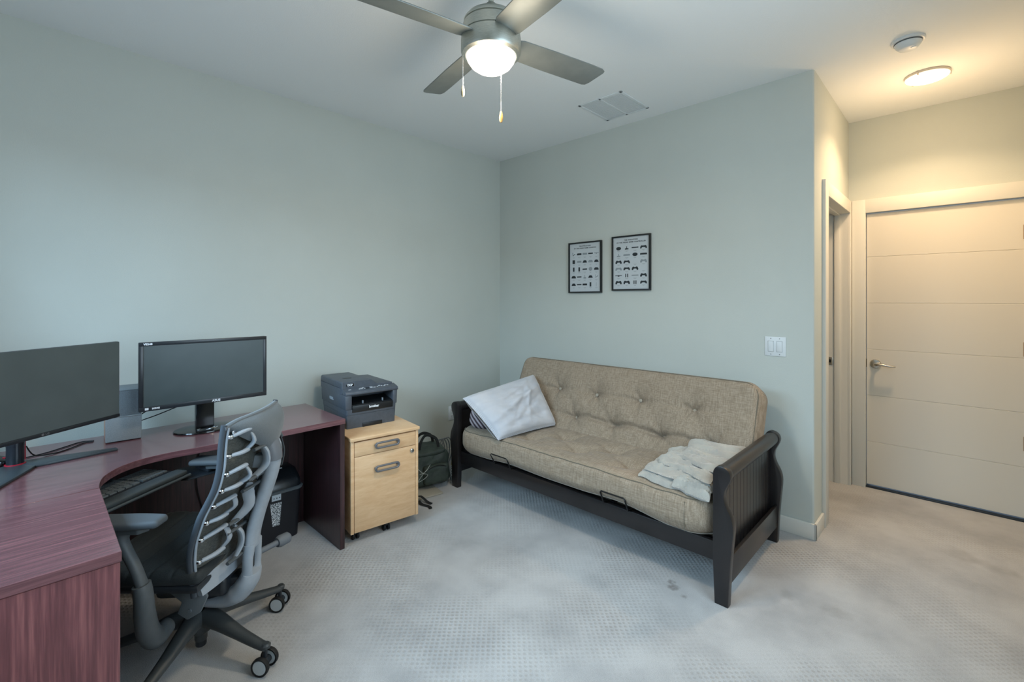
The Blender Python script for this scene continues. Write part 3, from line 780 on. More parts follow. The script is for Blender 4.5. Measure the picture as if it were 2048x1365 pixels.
# cables
def cable(pts, r, label, mt=None, nm='power_cable', cat='cable', grp='desk cables'):
    b = B(); P = smoothpath(pts, 6); b.tube(P, r, 8); o = b.build(nm, mt or RUB)
    rebase(o, P[0]); return tag(o, label, cat, None)
zt = TZ1 + .003
cable([(.30, -2.97, zt), (.30, -3.0, zt), (.36, -3.05, zt), (.40, -3.10, zt), (.42, -3.16, zt + .01), (.445, -3.185, zt + .06)], .0026, 'thin black cable curving from the speaker to the corner monitor neck')
cable([(.285, -2.965, zt), (.27, -3.01, zt), (.31, -3.06, zt), (.37, -3.13, zt), (.40, -3.22, zt), (.42, -3.40, zt), (.44, -3.5, zt)], .0026, 'thin black cable lying on the desk behind the corner monitor')
cable([(.165, -2.95, .66), (.160, -2.88, .72), (.180, -2.80, .765), (.25, -2.72, .805), (.33, -2.62, .855), (.395, -2.575, .865)], .0026, 'black cable rising behind the framed monitor to its neck')
cable([(.170, -2.93, .68), (.165, -2.87, .75), (.190, -2.79, .80), (.30, -2.755, .85), (.40, -2.74, .870)], .0026, 'short black cable behind the lower left corner of the framed monitor')
cable([(.262, -2.52, .64), (.258, -2.54, .55), (.262, -2.55, .40), (.258, -2.52, .25), (.28, -2.48, .08), (.30, -2.46, .004)], .003, 'black cable hanging down the modesty panel behind the chair seat')

# ================================================================= PAPER SHREDDER
sh = thing('paper_shredder', 'black paper shredder with paper bin window under the desk', 'paper shredder', (.30, -2.195, 0), R(0))
b = B()
t = bmesh.new()
def ring(z_, x0, x1, y0, y1, r_=.03, n=6):
    P = []
    for (cx, cy, a0) in ((x1 - r_, y1 - r_, 0), (x0 + r_, y1 - r_, 90), (x0 + r_, y0 + r_, 180), (x1 - r_, y0 + r_, 270)):
        for k in range(n): a = R(a0 + 90 * k / (n - 1)); P.append((cx + r_ * math.cos(a), cy + r_ * math.sin(a), z_))
    return P
def loft(b, rings):
    t = bmesh.new(); V = [[t.verts.new(p) for p in r_] for r_ in rings]; N = len(V[0])
    for a, c_ in zip(V, V[1:]):
        for k in range(N): t.faces.new((a[k], a[(k + 1) % N], c_[(k + 1) % N], c_[k]))
    t.faces.new(V[0]); t.faces.new(V[-1][::-1]); b.add(t); return b
loft(b, [ring(.004, -.075, .095, -.138, .132), ring(.0, -.07, .09, -.133, .127)][::-1] + [ring(.285, -.085, .115, -.148, .142)])
b.build('waste_bin', mat('bin_black', '#191a20', .5), sh)
b = B(); loft(b, [ring(.283, -.088, .120, -.152, .150, .035), ring(.296, -.088, .122, -.154, .156, .035), ring(.300, -.086, .116, -.150, .150, .035)]); b.build('rim', mat('rim_grey', '#5f6669', .35), sh)
b = B(); loft(b, [ring(.300, -.084, .112, -.147, .147, .035), ring(.335, -.082, .105, -.143, .145, .035), ring(.385, -.075, .06, -.135, .135, .035), ring(.40, -.06, .02, -.12, .118, .03), ring(.404, -.05, .0, -.11, .10, .025)])
b.build('shredder_head', mat('head_black', '#1b1f23', .22), sh)
b = B(); b.box(-.022, -.016, -.10, .075, .4035, .4065, .001); b.build('paper_slot', mat('slot_grey', '#8b9295', .3), sh)
b = B()
for k in range(4): b.box(.022, .030, -.045 + .03 * k, -.031 + .03 * k, .3965, .4005, .001, M=None)
for k in range(3): b.box(-.045, -.038, .0 + .025 * k, .014 + .025 * k, .4035, .4055, .001)
b.build('buttons', PRINTW, sh)
b = B(); b.prism([(-.034, .235), (.028, .232), (.020, .098), (-.018, .100)], .0, .0015, 'x'); wn = None
t_ = b.build('bin_window', SHREDS, sh); t_.matrix_parent_inverse.identity()
t_.rotation_euler = (0, R(4.05), 0); t_.location = (.0935, .0, 0)
b = B(); b.prism([(-.026, .284), (.024, .282), (.024, .246), (-.026, .248)], .0, .0015, 'x')
b.mi = 1
for k in range(3): b.lathe([(0, .0014), (.0035, .0014), (.0035, .002), (0, .002)], (0, -.014 + .015 * k, .262), 10, 'x')
t_ = b.build('warning_label', [mat('label_white', '#c4cdd4', .5), INK], sh); t_.rotation_euler = (0, R(4.05), 0); t_.location = (.0938, .0, 0)
# key ring / lanyard hanging behind the chair head
# ================================================================= FILE CABINET
ca = R(-7.2)
cb = thing('file_cabinet', 'birch veneer rolling file cabinet with two drawers under the printer', 'cabinet', (.765, -1.70, 0), ca)
# local: x out of the front, y along the width
CW = .211
b = B(); b.box(-.50, -.019, -CW + .002, CW - .002, .062, .585, .001); b.mi = 0
b.box(-.50, -.0, -CW, -CW + .018, .058, .588, .001); b.box(-.50, -.0, CW - .018, CW, .058, .588, .001); b.build('cabinet_body', BIRCH, cb)
b = B(); b.box(-.505, .012, -CW - .006, CW + .006, .588, .608, .004, 3); b.build('cabinet_top', BIRCH, cb)
def pull(par, zc):
    b = B(); hw, hh, r_ = .072, .0145, .0145
    P = []
    for k in range(13): a = R(-90 + 15 * k); P.append((.022, hw - r_ + r_ * math.cos(a), zc + r_ * math.sin(a)))
    for k in range(13): a = R(90 + 15 * k); P.append((.022, -hw + r_ + r_ * math.cos(a), zc + r_ * math.sin(a)))
    b.tube(P, .0062, 10, closed=True); b.cyl((0, hw - .004, zc), (.022, hw - .004, zc), .006, 10); b.cyl((0, -hw + .004, zc), (.022, -hw + .004, zc), .006, 10)
    return b.build('drawer_handle', HANDLEG, par)
b = B(); b.box(-.018, .001, -CW + .0205, CW - .0205, .4975, .580, .0012); dr = b.build('drawer', BIRCH, cb); pull(dr, .545)
b = B(); b.box(-.018, .001, -CW + .0205, CW - .0205, .062, .4945, .0012); dr = b.build('drawer', BIRCH, cb); pull(dr, .408)
b = B(); b.lathe([(0, .010), (.007, .010), (.0125, .008), (.0135, .001), (.0135, 0)], (.001, .166, .466), 24, 'x'); b.mi = 1; b.box(.0105, .012, .1645, .1675, .461, .471)
b.build('drawer_lock', [SATIN, DARKGAP], dr)
for (cx_, cy_) in ((-.06, -.165), (-.05, .02), (-.44, -.17), (-.44, .17)):
    b = B(); b.box(cx_ - .012, cx_ + .012, cy_ - .011, cy_ + .011, .03, .063, .003); cs = b.build('caster', BLACKP, cb)
    for q in (-.013, .013):
        b = B(); b.lathe([(0, -.007), (.017, -.007), (.02, -.005), (.02, .005), (.017, .007), (0, .007)], (cx_, cy_ + q, .020), 22, 'y'); b.build('wheel', RUB, cs)

# ================================================================= PRINTER
pa = R(-5.5)
pr = thing('printer', 'dark graphite multifunction laser printer standing on the birch cabinet', 'printer', (.562, -1.682, .608), pa)
# local: x out of the front, y to the right as seen, depth behind is -x
PW = .162; PD = -.42
b = B()
loft(b, [ring(.0, PD + .02, 0, -PW + .004, PW - .004, .008), ring(.083, PD + .01, .004, -PW, PW, .010)])
b.build('paper_tray_housing', PRN, pr)
b = B(); b.box(-.02, .0055, -.06, .068, .0, .024, .002); b.build('tray_grip_recess', PRND, pr)
b = B()  # main body with open output bay
loft(b, [ring(.0845, PD, .006, -PW, PW, .012), ring(.118, PD, .008, -PW - .002, PW + .002, .014)])
for s_ in (-1, 1):
    y0_, y1_ = (s_ * (PW + .006), s_ * (PW - .033)) if s_ < 0 else (PW - .022, PW + .006)
    b.prism([(min(y0_, y1_), .118), (max(y0_, y1_), .118), (max(y0_, y1_) + (.004 if s_ > 0 else 0), .205), (min(y0_, y1_) - (.004 if s_ < 0 else 0), .205)], PD, .008, 'x', .004, 2, allbev=True)
b.box(PD, -.14, -PW, PW, .118, .205); b.box(-.14, -.002, -PW + .03, PW - .02, .118, .122)
b.build('printer_body', PRN, pr)
b = B(); b.box(-.004, .0105, -PW + .034, PW - .023, .098, .1395, .003); fl = b.build('front_flap', PRND, pr)
b = B(); b.text('brother', .0205, label_M(Vector((.0108, .012, .121)), Yv, Zv), .0003, 1.0, .0009); b.build('maker_logo', PRINTW, fl)
b = B(); b.prism([(-.13, .128), (-.001, .138), (-.001, .143), (-.13, .165)], -PW + .034, PW - .023, 'y'); b.build('output_tray', PRND, pr)
b = B()
for yy in (-.055, .075): b.box(-.02, -.006, yy, yy + .005, .14, .162, .001)
b.build('paper_guides', mat('guide_grey', '#8b9299', .3), pr)
b = B()  # control panel: slopes down to the front
prof = [(-.055, .238), (-.05, .240), (.004, .227), (.012, .218), (.012, .207), (.006, .203), (-.06, .203)]
b.prism(prof, -PW - .006, PW + .014, 'y', .003, 2, allbev=True); cp = b.build('control_panel', PRN, pr)
b = B(); sl = math.atan2(.013, .054)
for k, (yy, xx, w_, d_) in enumerate(((-.075, -.02, .011, .004), (-.06, -.02, .011, .004), (-.065, -.030, .018, .003), (-.045, -.036, .008, .004), (-.04, -.022, .007, .006), (.0, -.02, .016, .004), (.02, -.02, .016, .004), (.0, -.032, .02, .003), (.045, -.024, .008, .006), (.06, -.036, .012, .005), (.075, -.03, .008, .008), (.09, -.024, .012, .005), (.10, -.036, .014, .004), (.115, -.03, .010, .006))):
    zt_ = .240 - (xx + .05) * math.tan(sl); b.box(xx - d_, xx + d_, yy, yy + w_, zt_, zt_ + .0015, .0005)
b.box(-.03, -.02, -.138, -.122, .2335, .2350)
b.build('panel_buttons', PRINTW, cp)
b = B(); zt_ = .240 - (.03) * math.tan(sl); b.box(-.045, -.012, -.03, -.008, zt_ + .0004, zt_ + .003, .001); b.build('display', GLOSSB, cp)
b = B()  # scanner deck and document feeder
loft(b, [ring(.205, PD - .012, -.055, -PW - .012, PW + .004, .014), ring(.243, PD - .012, -.055, -PW - .012, PW + .004, .014)])
b.build('scanner_deck', PRN, pr)
b = B(); out = [(-PW - .010, .243), (-PW - .008, .275), (-PW - .002, .281), (.018, .281), (.026, .277), (.055, .252), (.135, .250), (PW - .004, .250), (PW, .243)]
b.prism(out, PD - .010, -.056, 'x', .0025, 2, allbev=True); b.prism([(-PW - .008, .205), (-PW - .008, .275), (-PW - .004, .2805), (.018, .2805), (.055, .251), (PW, .249), (PW, .236), (-.05, .236), (-.06, .226), (-PW + .0, .226)], -.058, -.046, 'x', .002, 1)
ad = b.build('document_feeder', PRN, pr)
b = B(); b.box(-.0475, -.0445, -PW + .018, -PW + .066, .252, .268, .002); bd = b.build('badge_plate', GLOSSB, ad)
b = B(); b.text('DCP', .0165, label_M(Vector((-.0442, -PW + .042, .260)), Yv, Zv), .0003, 1.0, .0009); b.build('model_badge', PRINTW, bd)
b = B(); b.box(-.20, -.17, -PW + .05, -PW + .10, .2805, .2825, .001); b.build('feeder_latch', PRND, ad)
b = B(); b.box(-.26, -.20, -PW - .0115, -PW - .004, .150, .168, .003); b.box(-.24, -.19, -PW - .0125, -PW - .004, .150, .156, .002); b.build('side_grip', GREYP, pr)
b = B()
for (x_, y_) in ((-.03, -.13), (-.03, .13), (PD + .04, -.13), (PD + .04, .13)): pass

# ================================================================= BAG beside the cabinet
bg = thing('duffel_bag', 'dark olive soft bag with carry handles on the carpet beside the sofa', 'bag', (.312, -1.10, .013), R(-12))
def bagfn(p):
    q = Vector(p); k = (q.z + .13) / .26
    q.x *= 1 - .22 * k; q.y *= 1.05 - .12 * k
    nv = noise.noise(Vector(p) * 9) * .016 + noise.noise(Vector(p) * 24) * .007
    q += Vector((p[0], p[1], p[2] * .5)).normalized() * nv
    q.z -= .012 * abs(q.y / .2) ** 2 * k
    q.z = max(q.z + .14, .004)
    return q
b = B(); b.soft((.135, .165, .135), .07, (24, 28, 22), bagfn); b.build('bag_body', GREENB, bg, smooth=70)
b = B(); b.soft((.03, .10, .07), .025, (8, 16, 12), lambda p: (p.x + noise.noise(Vector(p) * 20) * .006, p.y, p.z + noise.noise(Vector(p) * 15) * .006), Matrix.Translation((.128, .03, .10)))
pk = b.build('front_pocket', GREENB, bg, smooth=70)
b = B(); b.tube(smoothpath([(.158, -.04, .15), (.161, .0, .166), (.161, .05, .168), (.156, .10, .15)], 5), .0035, 6); b.build('pocket_zip', STRAPB, pk)
b = B(); b.soft((.09, .13, .018), .016, (14, 18, 5), lambda p: (p.x, p.y, p.z - .18 * p.x ** 2 * 8 + noise.noise(Vector(p) * 18) * .008), Matrix.Translation((.02, -.01, .268)) @ Matrix.Rotation(R(8), 4, 'Y')); b.build('top_flap', GREENB, bg, smooth=70)
for s_ in (1, -1):
    b = B(); b.tube(smoothpath([(.045 * s_ + .02, -.075, .262), (.05 * s_ + .02, -.068, .32), (.035 * s_ + .02, -.03, .366), (.03 * s_ + .02, .015, .366), (.045 * s_ + .02, .065, .330), (.05 * s_ + .02, .08, .258)], 6), .011, 8, flat=.45, up=(1, 0, 0)); b.build('carry_handle', STRAPB, bg)
b = B(); P = smoothpath([(.15, -.12, .17), (.17, -.09, .14), (.165, -.05, .12), (.175, -.08, .10), (.16, -.12, .08), (.17, -.10, .12), (.172, -.06, .16)], 6); b.tube(P, .002, 6)
b.tube(smoothpath([(.16, -.11, .13), (.175, -.07, .15), (.165, -.03, .19)], 5), .002, 6); b.build('draw_cord', mat('pale_cord', '#9aa09a', .7), bg)
b = B()
for k in range(4):
    zc = .115 - .020 * k; P = [(.115 + .005 * math.cos(R(a)) * (k % 2), .168 + .0065 * math.cos(R(a)), zc + .011 * math.sin(R(a))) for a in range(0, 360, 30)]; b.tube(P, .0022, 6, closed=True)
b.soft((.012, .015, .017), .01, (4, 4, 4), M=Matrix.Translation((.115, .168, .032))); b.build('key_clip', mat('gunmetal_clip', '#6e7880', .3, metal=.8), bg)
b = B(); b.tube([(.11, .17, .13), (.11, .175, .19)], .006, 8, flat=.5); b.build('yellow_tab', mat('mustard_tab', '#9a8c35', .7), bg)
# mat / case lying under the bag with straps on the floor
b = B(); b.box(-.08, .13, -.24, .10, 0, .012, .003); mt_ = b.build('flat_case', mat('grey_cardboard', '#a59e8f', .8)); mt_.location = (.41, -1.19, .001); mt_.rotation_euler = (0, 0, R(-10))
tag(mt_, 'flat pale grey panel on the carpet between the cabinet and bag', 'panel')
b = B(); b.tube(smoothpath([(.50, -1.34, .03), (.545, -1.31, .04), (.565, -1.30, .035), (.60, -1.285, .012), (.635, -1.275, .006)], 5), .013, 8, flat=.28, up=(0, 0, 1))
b.tube(smoothpath([(.55, -1.32, .012), (.60, -1.33, .01), (.66, -1.31, .006), (.69, -1.325, .006)], 5), .011, 8, flat=.3, up=(0, 0, 1))
o = b.build('webbing_straps', STRAPB); rebase(o, (.6, -1.3, 0)); tag(o, 'black webbing strap ends trailing on the carpet beside the cabinet', 'strap')
b = B()
for k in range(4):
    P = [(.17 + .012 * k, -.60 + .02 * k + .0 * 1, 0) for _ in (0,)]
    cx_, cy_ = .13, -.835 + .026 * k
    P = [(cx_ + .012 * math.sin(R(a)), cy_ + .06 * math.cos(R(a)), .125 + .120 * math.sin(R(a))) for a in range(0, 360, 15)]
    b.tube(P, .0045, 6, closed=True)
o = b.build('coiled_hose', mat('grey_hose', '#8a9197', .6)); rebase(o, (.13, -.80, 0)); tag(o, 'coiled pale grey ribbed hose standing behind the olive bag', 'hose')

# ================================================================= SOFA (futon)
fu = thing('futon_sofa', 'espresso sleigh arm futon sofa with tufted taupe mattress against the back wall', 'sofa', (1.478, -.56, 0))
FM = Matrix.Translation((-1.478, .56, 0))
def armprofile(s):
    # outline in (x,z): inner edge straight, outer edge S-curved
    xi, P = .925, []
    outer = [(.992, 0), (1.0, .17), (1.009, .28), (1.015, .36), (1.006, .41), (.984, .455), (.974, .49), (.978, .525), (.994, .56), (1.0035, .59), (.998, .615), (.982, .630), (.960, .636), (.940, .629), (.928, .61), (.925, .59)]
    o2 = [(q.x, q.y) for q in smoothpath([(x, z_, 0) for x, z_ in outer[2:]], 4)]
    pts = [(.933, 0)] + outer[:2] + o2 + [(.925, .2)]
    return [(s * x, z_) for x, z_ in pts]
for s_ in (1, -1):
    for nm, y0_, y1_ in (('front_post', -.978, -.938), ('back_post', -.192, -.152)):
        b = B(); b.prism(armprofile(s_), y0_ + .56, y1_ + .56, 'y', .0025, 2); b.build(nm, ESP, fu)
    b = B(); b.cyl((s_ * .963, -.938 + .56, .596), (s_ * .963, -.192 + .56, .596), .036, 28); b.build('arm_roll', ESP, fu)
    b = B(); xc = .947
    b.box(s_ * (xc - .006), s_ * (xc + .003), -.938 + .56, -.192 + .56, .16, .575); k = -.938
    while k < -.2:
        b.box(s_ * xc, s_ * (xc + .0068), k + .56 + .001, k + .56 + .0475, .16, .575, .0018, 1); k += .0497
    b.build('beadboard_panel', ESP, fu)
    b = B(); b.box(s_ * .975, s_ * .993, -.938 + .56, -.192 + .56, .095, .215, .002); b.build('side_rail', ESP, fu)
b = B(); b.box(-.925, .925, -.948 + .56, -.922 + .56, .178, .268, .003); b.build('front_rail', ESP, fu)
b = B(); b.box(-.925, .925, -.21 + .56, -.185 + .56, .15, .24, .003); b.build('back_rail', ESP, fu)
b = B(); b.box(-.90, .90, -.915 + .56, -.885 + .56, .235, .262, .002); b.box(-.90, .90, -.46 + .56, -.43 + .56, .22, .25, .002)
for k in range(11): x_ = -.85 + .17 * k; b.box(x_ - .012, x_ + .012, -.90 + .56, -.44 + .56, .252, .264, .001)
b.build('seat_slats', mat('black_metal', '#111214', .4, metal=.5), fu)
for (xa, xb) in ((.931, 1.086), (1.806, 1.957)):
    b = B(); b.tube([(xa - 1.478, -.355, .270), (xa - 1.478, -.405, .276), (xa - 1.478, -.440, .343), (xa - 1.478 + .006, -.441, .351), (xb - 1.478 - .006, -.441, .351), (xb - 1.478, -.440, .343), (xb - 1.478, -.405, .276), (xb - 1.478, -.355, .270)], .0042, 8); b.build('mattress_retainer', mat('black_wire', '#0c0d0f', .35), fu)
# seat cushion (half sizes) centred at x 1.482, y -.70, z .362
def sg(x, s): return math.exp(-(x * x) / (2 * s * s))
stuft = [(x, y) for x in (-.72, -.36, 0, .36, .72) for y in (-.02, .14)]
def seatfn(p):
    x, y, z_ = p
    q = Vector(p)
    top = max(0, min(1, (z_ + .02) / .09)); fr = max(0, min(1, (-y - .1) / .12))
    for tx, ty in ((-.55, .08), (-.18, .10), (.20, .09), (.58, .08), (-.36, -.06), (.02, -.05), (.40, -.06)):
        q.z -= top * .036 * sg(x - tx, .05) * sg(y - ty, .05)
        q.z -= top * .014 * (sg(x - tx - (y - ty) * .8, .015) * sg(y - ty, .10)) + top * .010 * sg(y - ty + .2 * (x - tx), .012) * sg(x - tx, .10)
    q.z += top * (.007 * noise.noise(Vector((x * 5, y * 7, 1))) + .004 * noise.noise(Vector((x * 13, y * 16, 4))))
    q.z += top * .010 * (1 - (x / .93) ** 2)
    # loose front: bellies out and sags over the rail, its lower edge waves
    bot = max(0, min(1, (.03 - z_) / .09))
    q.z -= fr * bot * (.022 * sg(x - .73, .13) + .012 * sg(x + .85, .2) - .012 * sg(x - .40, .12) - .008 * sg(x + .42, .1) - .004)
    q.y += fr * .050 * max(0, (-z_ - .015) / .08) ** 1.4
    q.y -= fr * (.012 * (1 - (z_ / .095) ** 2) + .005 * noise.noise(Vector((x * 6, z_ * 9, 8))) + .004 * sg(x + .75, .12))
    return q
def bdist(dx, dy, R_, r0):
    L_ = math.hypot(dx, dy); ux, uy = dx / L_, dy / L_
    if max(ux, uy) <= 0: return R_
    t = R_ / max(ux, uy)
    if min(ux, uy) * t <= R_ - r0: return t
    k = (ux + uy) * (R_ - r0)
    return k + math.sqrt(max(0, k * k - 2 * (R_ - r0) ** 2 + r0 * r0))
def plan_round(p, hx, hy, r):
    # rounds the two front corners in plan
    x, y, z_ = p; ax = abs(x)
    cx, cy = hx - r, -(hy - r)
    if ax > cx and y < cy:
        dx, dy = ax - cx, cy - y
        if math.hypot(dx, dy) > 1e-6:
            k = r / bdist(dx, dy, r, .05); ax, y = cx + dx * k, cy - dy * k
        x = math.copysign(ax, x)
    return Vector((x, y, z_))
b = B(); b.soft((.923, .262, .094), .05, (180, 60, 20), lambda p: seatfn(plan_round(p, .923, .262, .13)), Matrix.Translation((.003, -.727 + .56, .364)))
seat = b.build('seat_cushion', LINEN, fu, smooth=80)
# piping along the top and bottom edge of the seat front
def edgeline(zz, off):
    P = []
    for k in range(90):
        x = -.90 + 1.80 * k / 89
        hx, hy, r = .923, .262, .13; ax = abs(x); y = -hy
        if ax > hx - r: dx = ax - (hx - r); y = -(hy - r) - math.sqrt(max(0, r * r - dx * dx))
        q = seatfn(Vector((x, y + off, zz))); P.append((q.x + .003, q.y - .727 + .56, q.z + .364))
    return P
b = B(); b.tube(edgeline(.079, .0125), .0028, 6); b.build('top_piping', PIPE, seat)
b = B(); b.tube(edgeline(-.079, .0125), .0028, 6); b.build('bottom_piping', mat('pale_piping', '#a39a8c', .9), seat)
b = B(); b.tube([(.003 + .795, -.727 + .56 - .2645, .29), (.003 + .797, -.727 + .56 - .276, .36), (.003 + .795, -.727 + .56 - .2655, .43)], .002, 6); b.build('corner_seam', PIPE, seat)
# back cushion: local x, y up the slope, z out of the face
up = Vector((0, .40, .916)).normalized(); nn = Vector((0, -.916, .40)).normalized()
BL = .58; org = Vector((1.507 - 1.478, -.505 + .56, .432)) + up * (BL / 2 - .035) - nn * .093
BM = bmat((1, 0, 0), up, nn, org)
ub = lambda z_: (z_ - .45) / up.z   # slope coordinate of a height on the front face
btn = [(.944, .711), (1.292, .708), (1.647, .721), (2.016, .718), (1.083, .512), (1.429, .513), (1.798, .509), (2.15, .51), (.74, .52)]
def plane_hit(x_at, z_at):
    # measured on plane y=-.30; move along the view ray to the face of the cushion
    C_ = Vector(cam.location); P_ = Vector((x_at, -.30, z_at)); d_ = P_ - C_
    o_ = Vector((1.478, -.56, 0)) + org + nn * .093
    t_ = (o_ - C_).dot(nn) / d_.dot(nn); h = C_ + d_ * t_ - o_
    return h.x, h.dot(up)
bt = [plane_hit(*q) for q in btn]
def backfn(p):
    x, y, z_ = p; q = Vector(p)
    f = max(0, min(1, z_ / .08))
    e = max(0, 1 - (abs(x) / .9) ** 8)
    for (tx, ty) in bt:
        d2 = (x - tx) ** 2 + (y - ty) ** 2
        q.z -= f * (.030 * math.exp(-d2 / (2 * .055 ** 2)) + .016 * math.exp(-d2 / (2 * .020 ** 2)))
        a = math.atan2(y - ty, x - tx); q.z -= f * .016 * math.exp(-d2 / (2 * .075 ** 2)) * (.5 + .5 * math.cos(5 * a + tx * 9))
        q.z -= f * .011 * sg(y - ty - .03 * (x - tx), .010) * sg(x - tx, .11)
    low = sorted(bt[4:8])
    for (x0_, y0_), (x1_, y1_) in zip(low, low[1:]):
        if x0_ <= x <= x1_:
            k = (x - x0_) / (x1_ - x0_); yy = y0_ + (y1_ - y0_) * k + .018 * math.sin(math.pi * k) * (1 if k < .5 else .6)
            q.z -= f * .022 * sg(y - yy, .012)
    q.z += f * (.006 * noise.noise(Vector((x * 4, y * 5, 3))) + .003 * noise.noise(Vector((x * 12, y * 14, 6)))) + f * .008
    return q
def corner_round(p, hx, hy, r):
    x, y, z_ = p; ax = abs(x)
    if ax > hx - r and y > hy - r:
        dx, dy = ax - (hx - r), y - (hy - r); hyp = math.hypot(dx, dy)
        if hyp > 1e-6: k = r / bdist(dx, dy, r, .045); ax = hx - r + dx * k; y = hy - r + dy * k
        x = math.copysign(ax, x)
    return Vector((x, y, z_))
b = B(); b.soft((.912, BL / 2, .093), .045, (210, 88, 12), lambda p: backfn(corner_round(p, .912, BL / 2, .085)), BM)
back = b.build('back_cushion', LINEN, fu, smooth=80)
def rim(hx, hy, r, zz):
    P = [(-hx, -hy * .98)]
    for k in range(9): a = R(180 - 90 * k / 8); P.append((-hx + r + r * math.cos(a), hy - r + r * math.sin(a)))
    for k in range(9): a = R(90 - 90 * k / 8); P.append((hx - r + r * math.cos(a), hy - r + r * math.sin(a)))
    P.append((hx, -hy * .98)); return [BM @ Vector((x, y, zz)) for x, y in P]
b = B(); b.tube(rim(.900, BL / 2 - .012, .085, .086), .0034, 8); b.build('front_piping', PIPE, back)
b = B(); b.tube(rim(.900, BL / 2 - .012, .085, -.086), .0034, 8); b.build('rear_piping', PIPE, back)
for (tx, ty) in bt[:7]:
    q = backfn(Vector((tx, ty, .093))); P_ = BM @ (q + Vector((0, 0, .004)))
    b = B(); b.lathe([(0, .009), (.007, .0085), (.0125, .004), (.0115, -.004), (0, -.006)], n=16, M=Matrix.Translation(P_) @ BM.to_3x3().to_4x4()); b.build('tuft_button', mat('linen_button', '#a59c8d', .9), back)

# pillow ---------------------------------------------------------------
A_ = Vector((1.020, -1.015, .462)); Bq = Vector((1.095, -.505, .478)); Cq = Vector((.79, -.41, .80))
def px_point(u, v, t_):
    F_ = Vector((-math.sin(YAW), math.cos(YAW), 0)); R_ = Vector((math.cos(YAW), math.sin(YAW), 0))
    return Vector(cam.location) + t_ * (F_ + R_ * (u - 1024) / 927.04 + Vector((0, 0, -(v - 598.11) / 927.04)))
Dq = px_point(925, 797, 3.18)
pl = thing('pillow', 'white cotton pillow leaning in the left corner of the futon sofa', 'pillow', ((A_ + Bq) / 2))
def pill(A, Bc, Cc, D_, th, fnz):
    o = (A + Bc) / 2
    nrm = ((Bc - A).cross(D_ - A)).normalized()
    if nrm.dot(Vector(cam.location) - A) < 0: nrm = -nrm
    def f(side):
        def g(u, v):
            # pinched corners, soft edges
            uu, vv = u * 2 - 1, v * 2 - 1
            bow = .035
            u2 = uu * (1 - bow * (1 - vv * vv)); v2 = vv * (1 - bow * (1 - uu * uu))
            a, b_ = (u2 + 1) / 2, (v2 + 1) / 2
            p = A * (1 - a) * (1 - b_) + Bc * a * (1 - b_) + Cc * a * b_ + D_ * (1 - a) * b_
            h_ = (max(0, 1 - uu ** 4) ** .5) * (max(0, 1 - vv ** 4) ** .5)
            h_ = h_ ** .85
            wv = fnz(uu, vv) if side > 0 else 0
            return p + nrm * (side * th * h_ + wv * h_) - o
        return g
    return f, nrm
def wr(u, v):
    r_ = 0
    for (a, b_, c_, w_, s_, l_) in ((.9, .42, -.05, .030, .016, .7), (.8, .6, .35, .025, -.012, .6), (1, .1, .62, .03, -.010, .8), (.3, .95, .30, .02, .014, .45), (.98, .18, -.18, .035, .016, .55), (.92, .38, -.42, .022, .011, .5), (.6, .8, .05, .018, -.010, .6)):
        d_ = a * v - b_ * u + c_; al = a * u + b_ * v
        r_ += s_ * math.exp(-d_ * d_ / (2 * w_ * w_ * 4)) * math.exp(-(al - .25) ** 2 / (2 * l_ * l_))
    r_ += .011 * noise.noise(Vector((u * 2.2 + 1, v * 4.5, 2))) + .006 * noise.noise(Vector((u * 5 + v * 3, v * 9, 5)))
    r_ -= .022 * math.exp(-((u - .55) ** 2 + (v + .55) ** 2) / .06)
    return r_
f_, n_ = pill(A_, Bq, Cq, Dq, .084, wr)
b = B(); b.surf(f_(1), 60, 60); b.surf(f_(-1), 30, 30)
bmesh.ops.remove_doubles(b.bm, verts=b.bm.verts, dist=.0008)
pc = b.build('pillowcase', COTTON, pl, smooth=80)
b = B(); fl_ = f_(1); b.tube([fl_(.985, v / 20 * .98 + .01) for v in range(21)], .003, 6); b.build('case_hem', COTTON, pc)
# striped cushion behind
sc_ = thing('striped_cushion', 'small brown and white striped cushion peeking out behind the white pillow', 'cushion', (.685, -.84, .535))
stripe = mat('striped_fabric', '#54444a', .9)
nt = stripe.node_tree; bs = nt.nodes['Principled BSDF']
wv = nt.nodes.new('ShaderNodeTexWave'); wv.inputs['Scale'].default_value = 14; wv.bands_direction = 'DIAGONAL'; wv.inputs['Distortion'].default_value = 1.2
tcn = nt.nodes.new('ShaderNodeTexCoord'); nt.links.new(tcn.outputs['Object'], wv.inputs['Vector'])
crn = nt.nodes.new('ShaderNodeValToRGB'); crn.color_ramp.elements[0].color = lin('#4a3d44'); crn.color_ramp.elements[1].color = lin('#b9aeb2'); crn.color_ramp.elements[0].position = .45; crn.color_ramp.elements[1].position = .6
nt.links.new(wv.outputs['Fac'], crn.inputs[0]); nt.links.new(crn.outputs[0], bs.inputs['Base Color'])
b = B(); b.soft((.085, .11, .085), .07, (12, 14, 10), lambda p: (p.x + .008 * noise.noise(Vector(p) * 12), p.y, p.z), Matrix.Rotation(R(20), 4, 'Z')); b.build('cushion_cover', stripe, sc_, smooth=80)

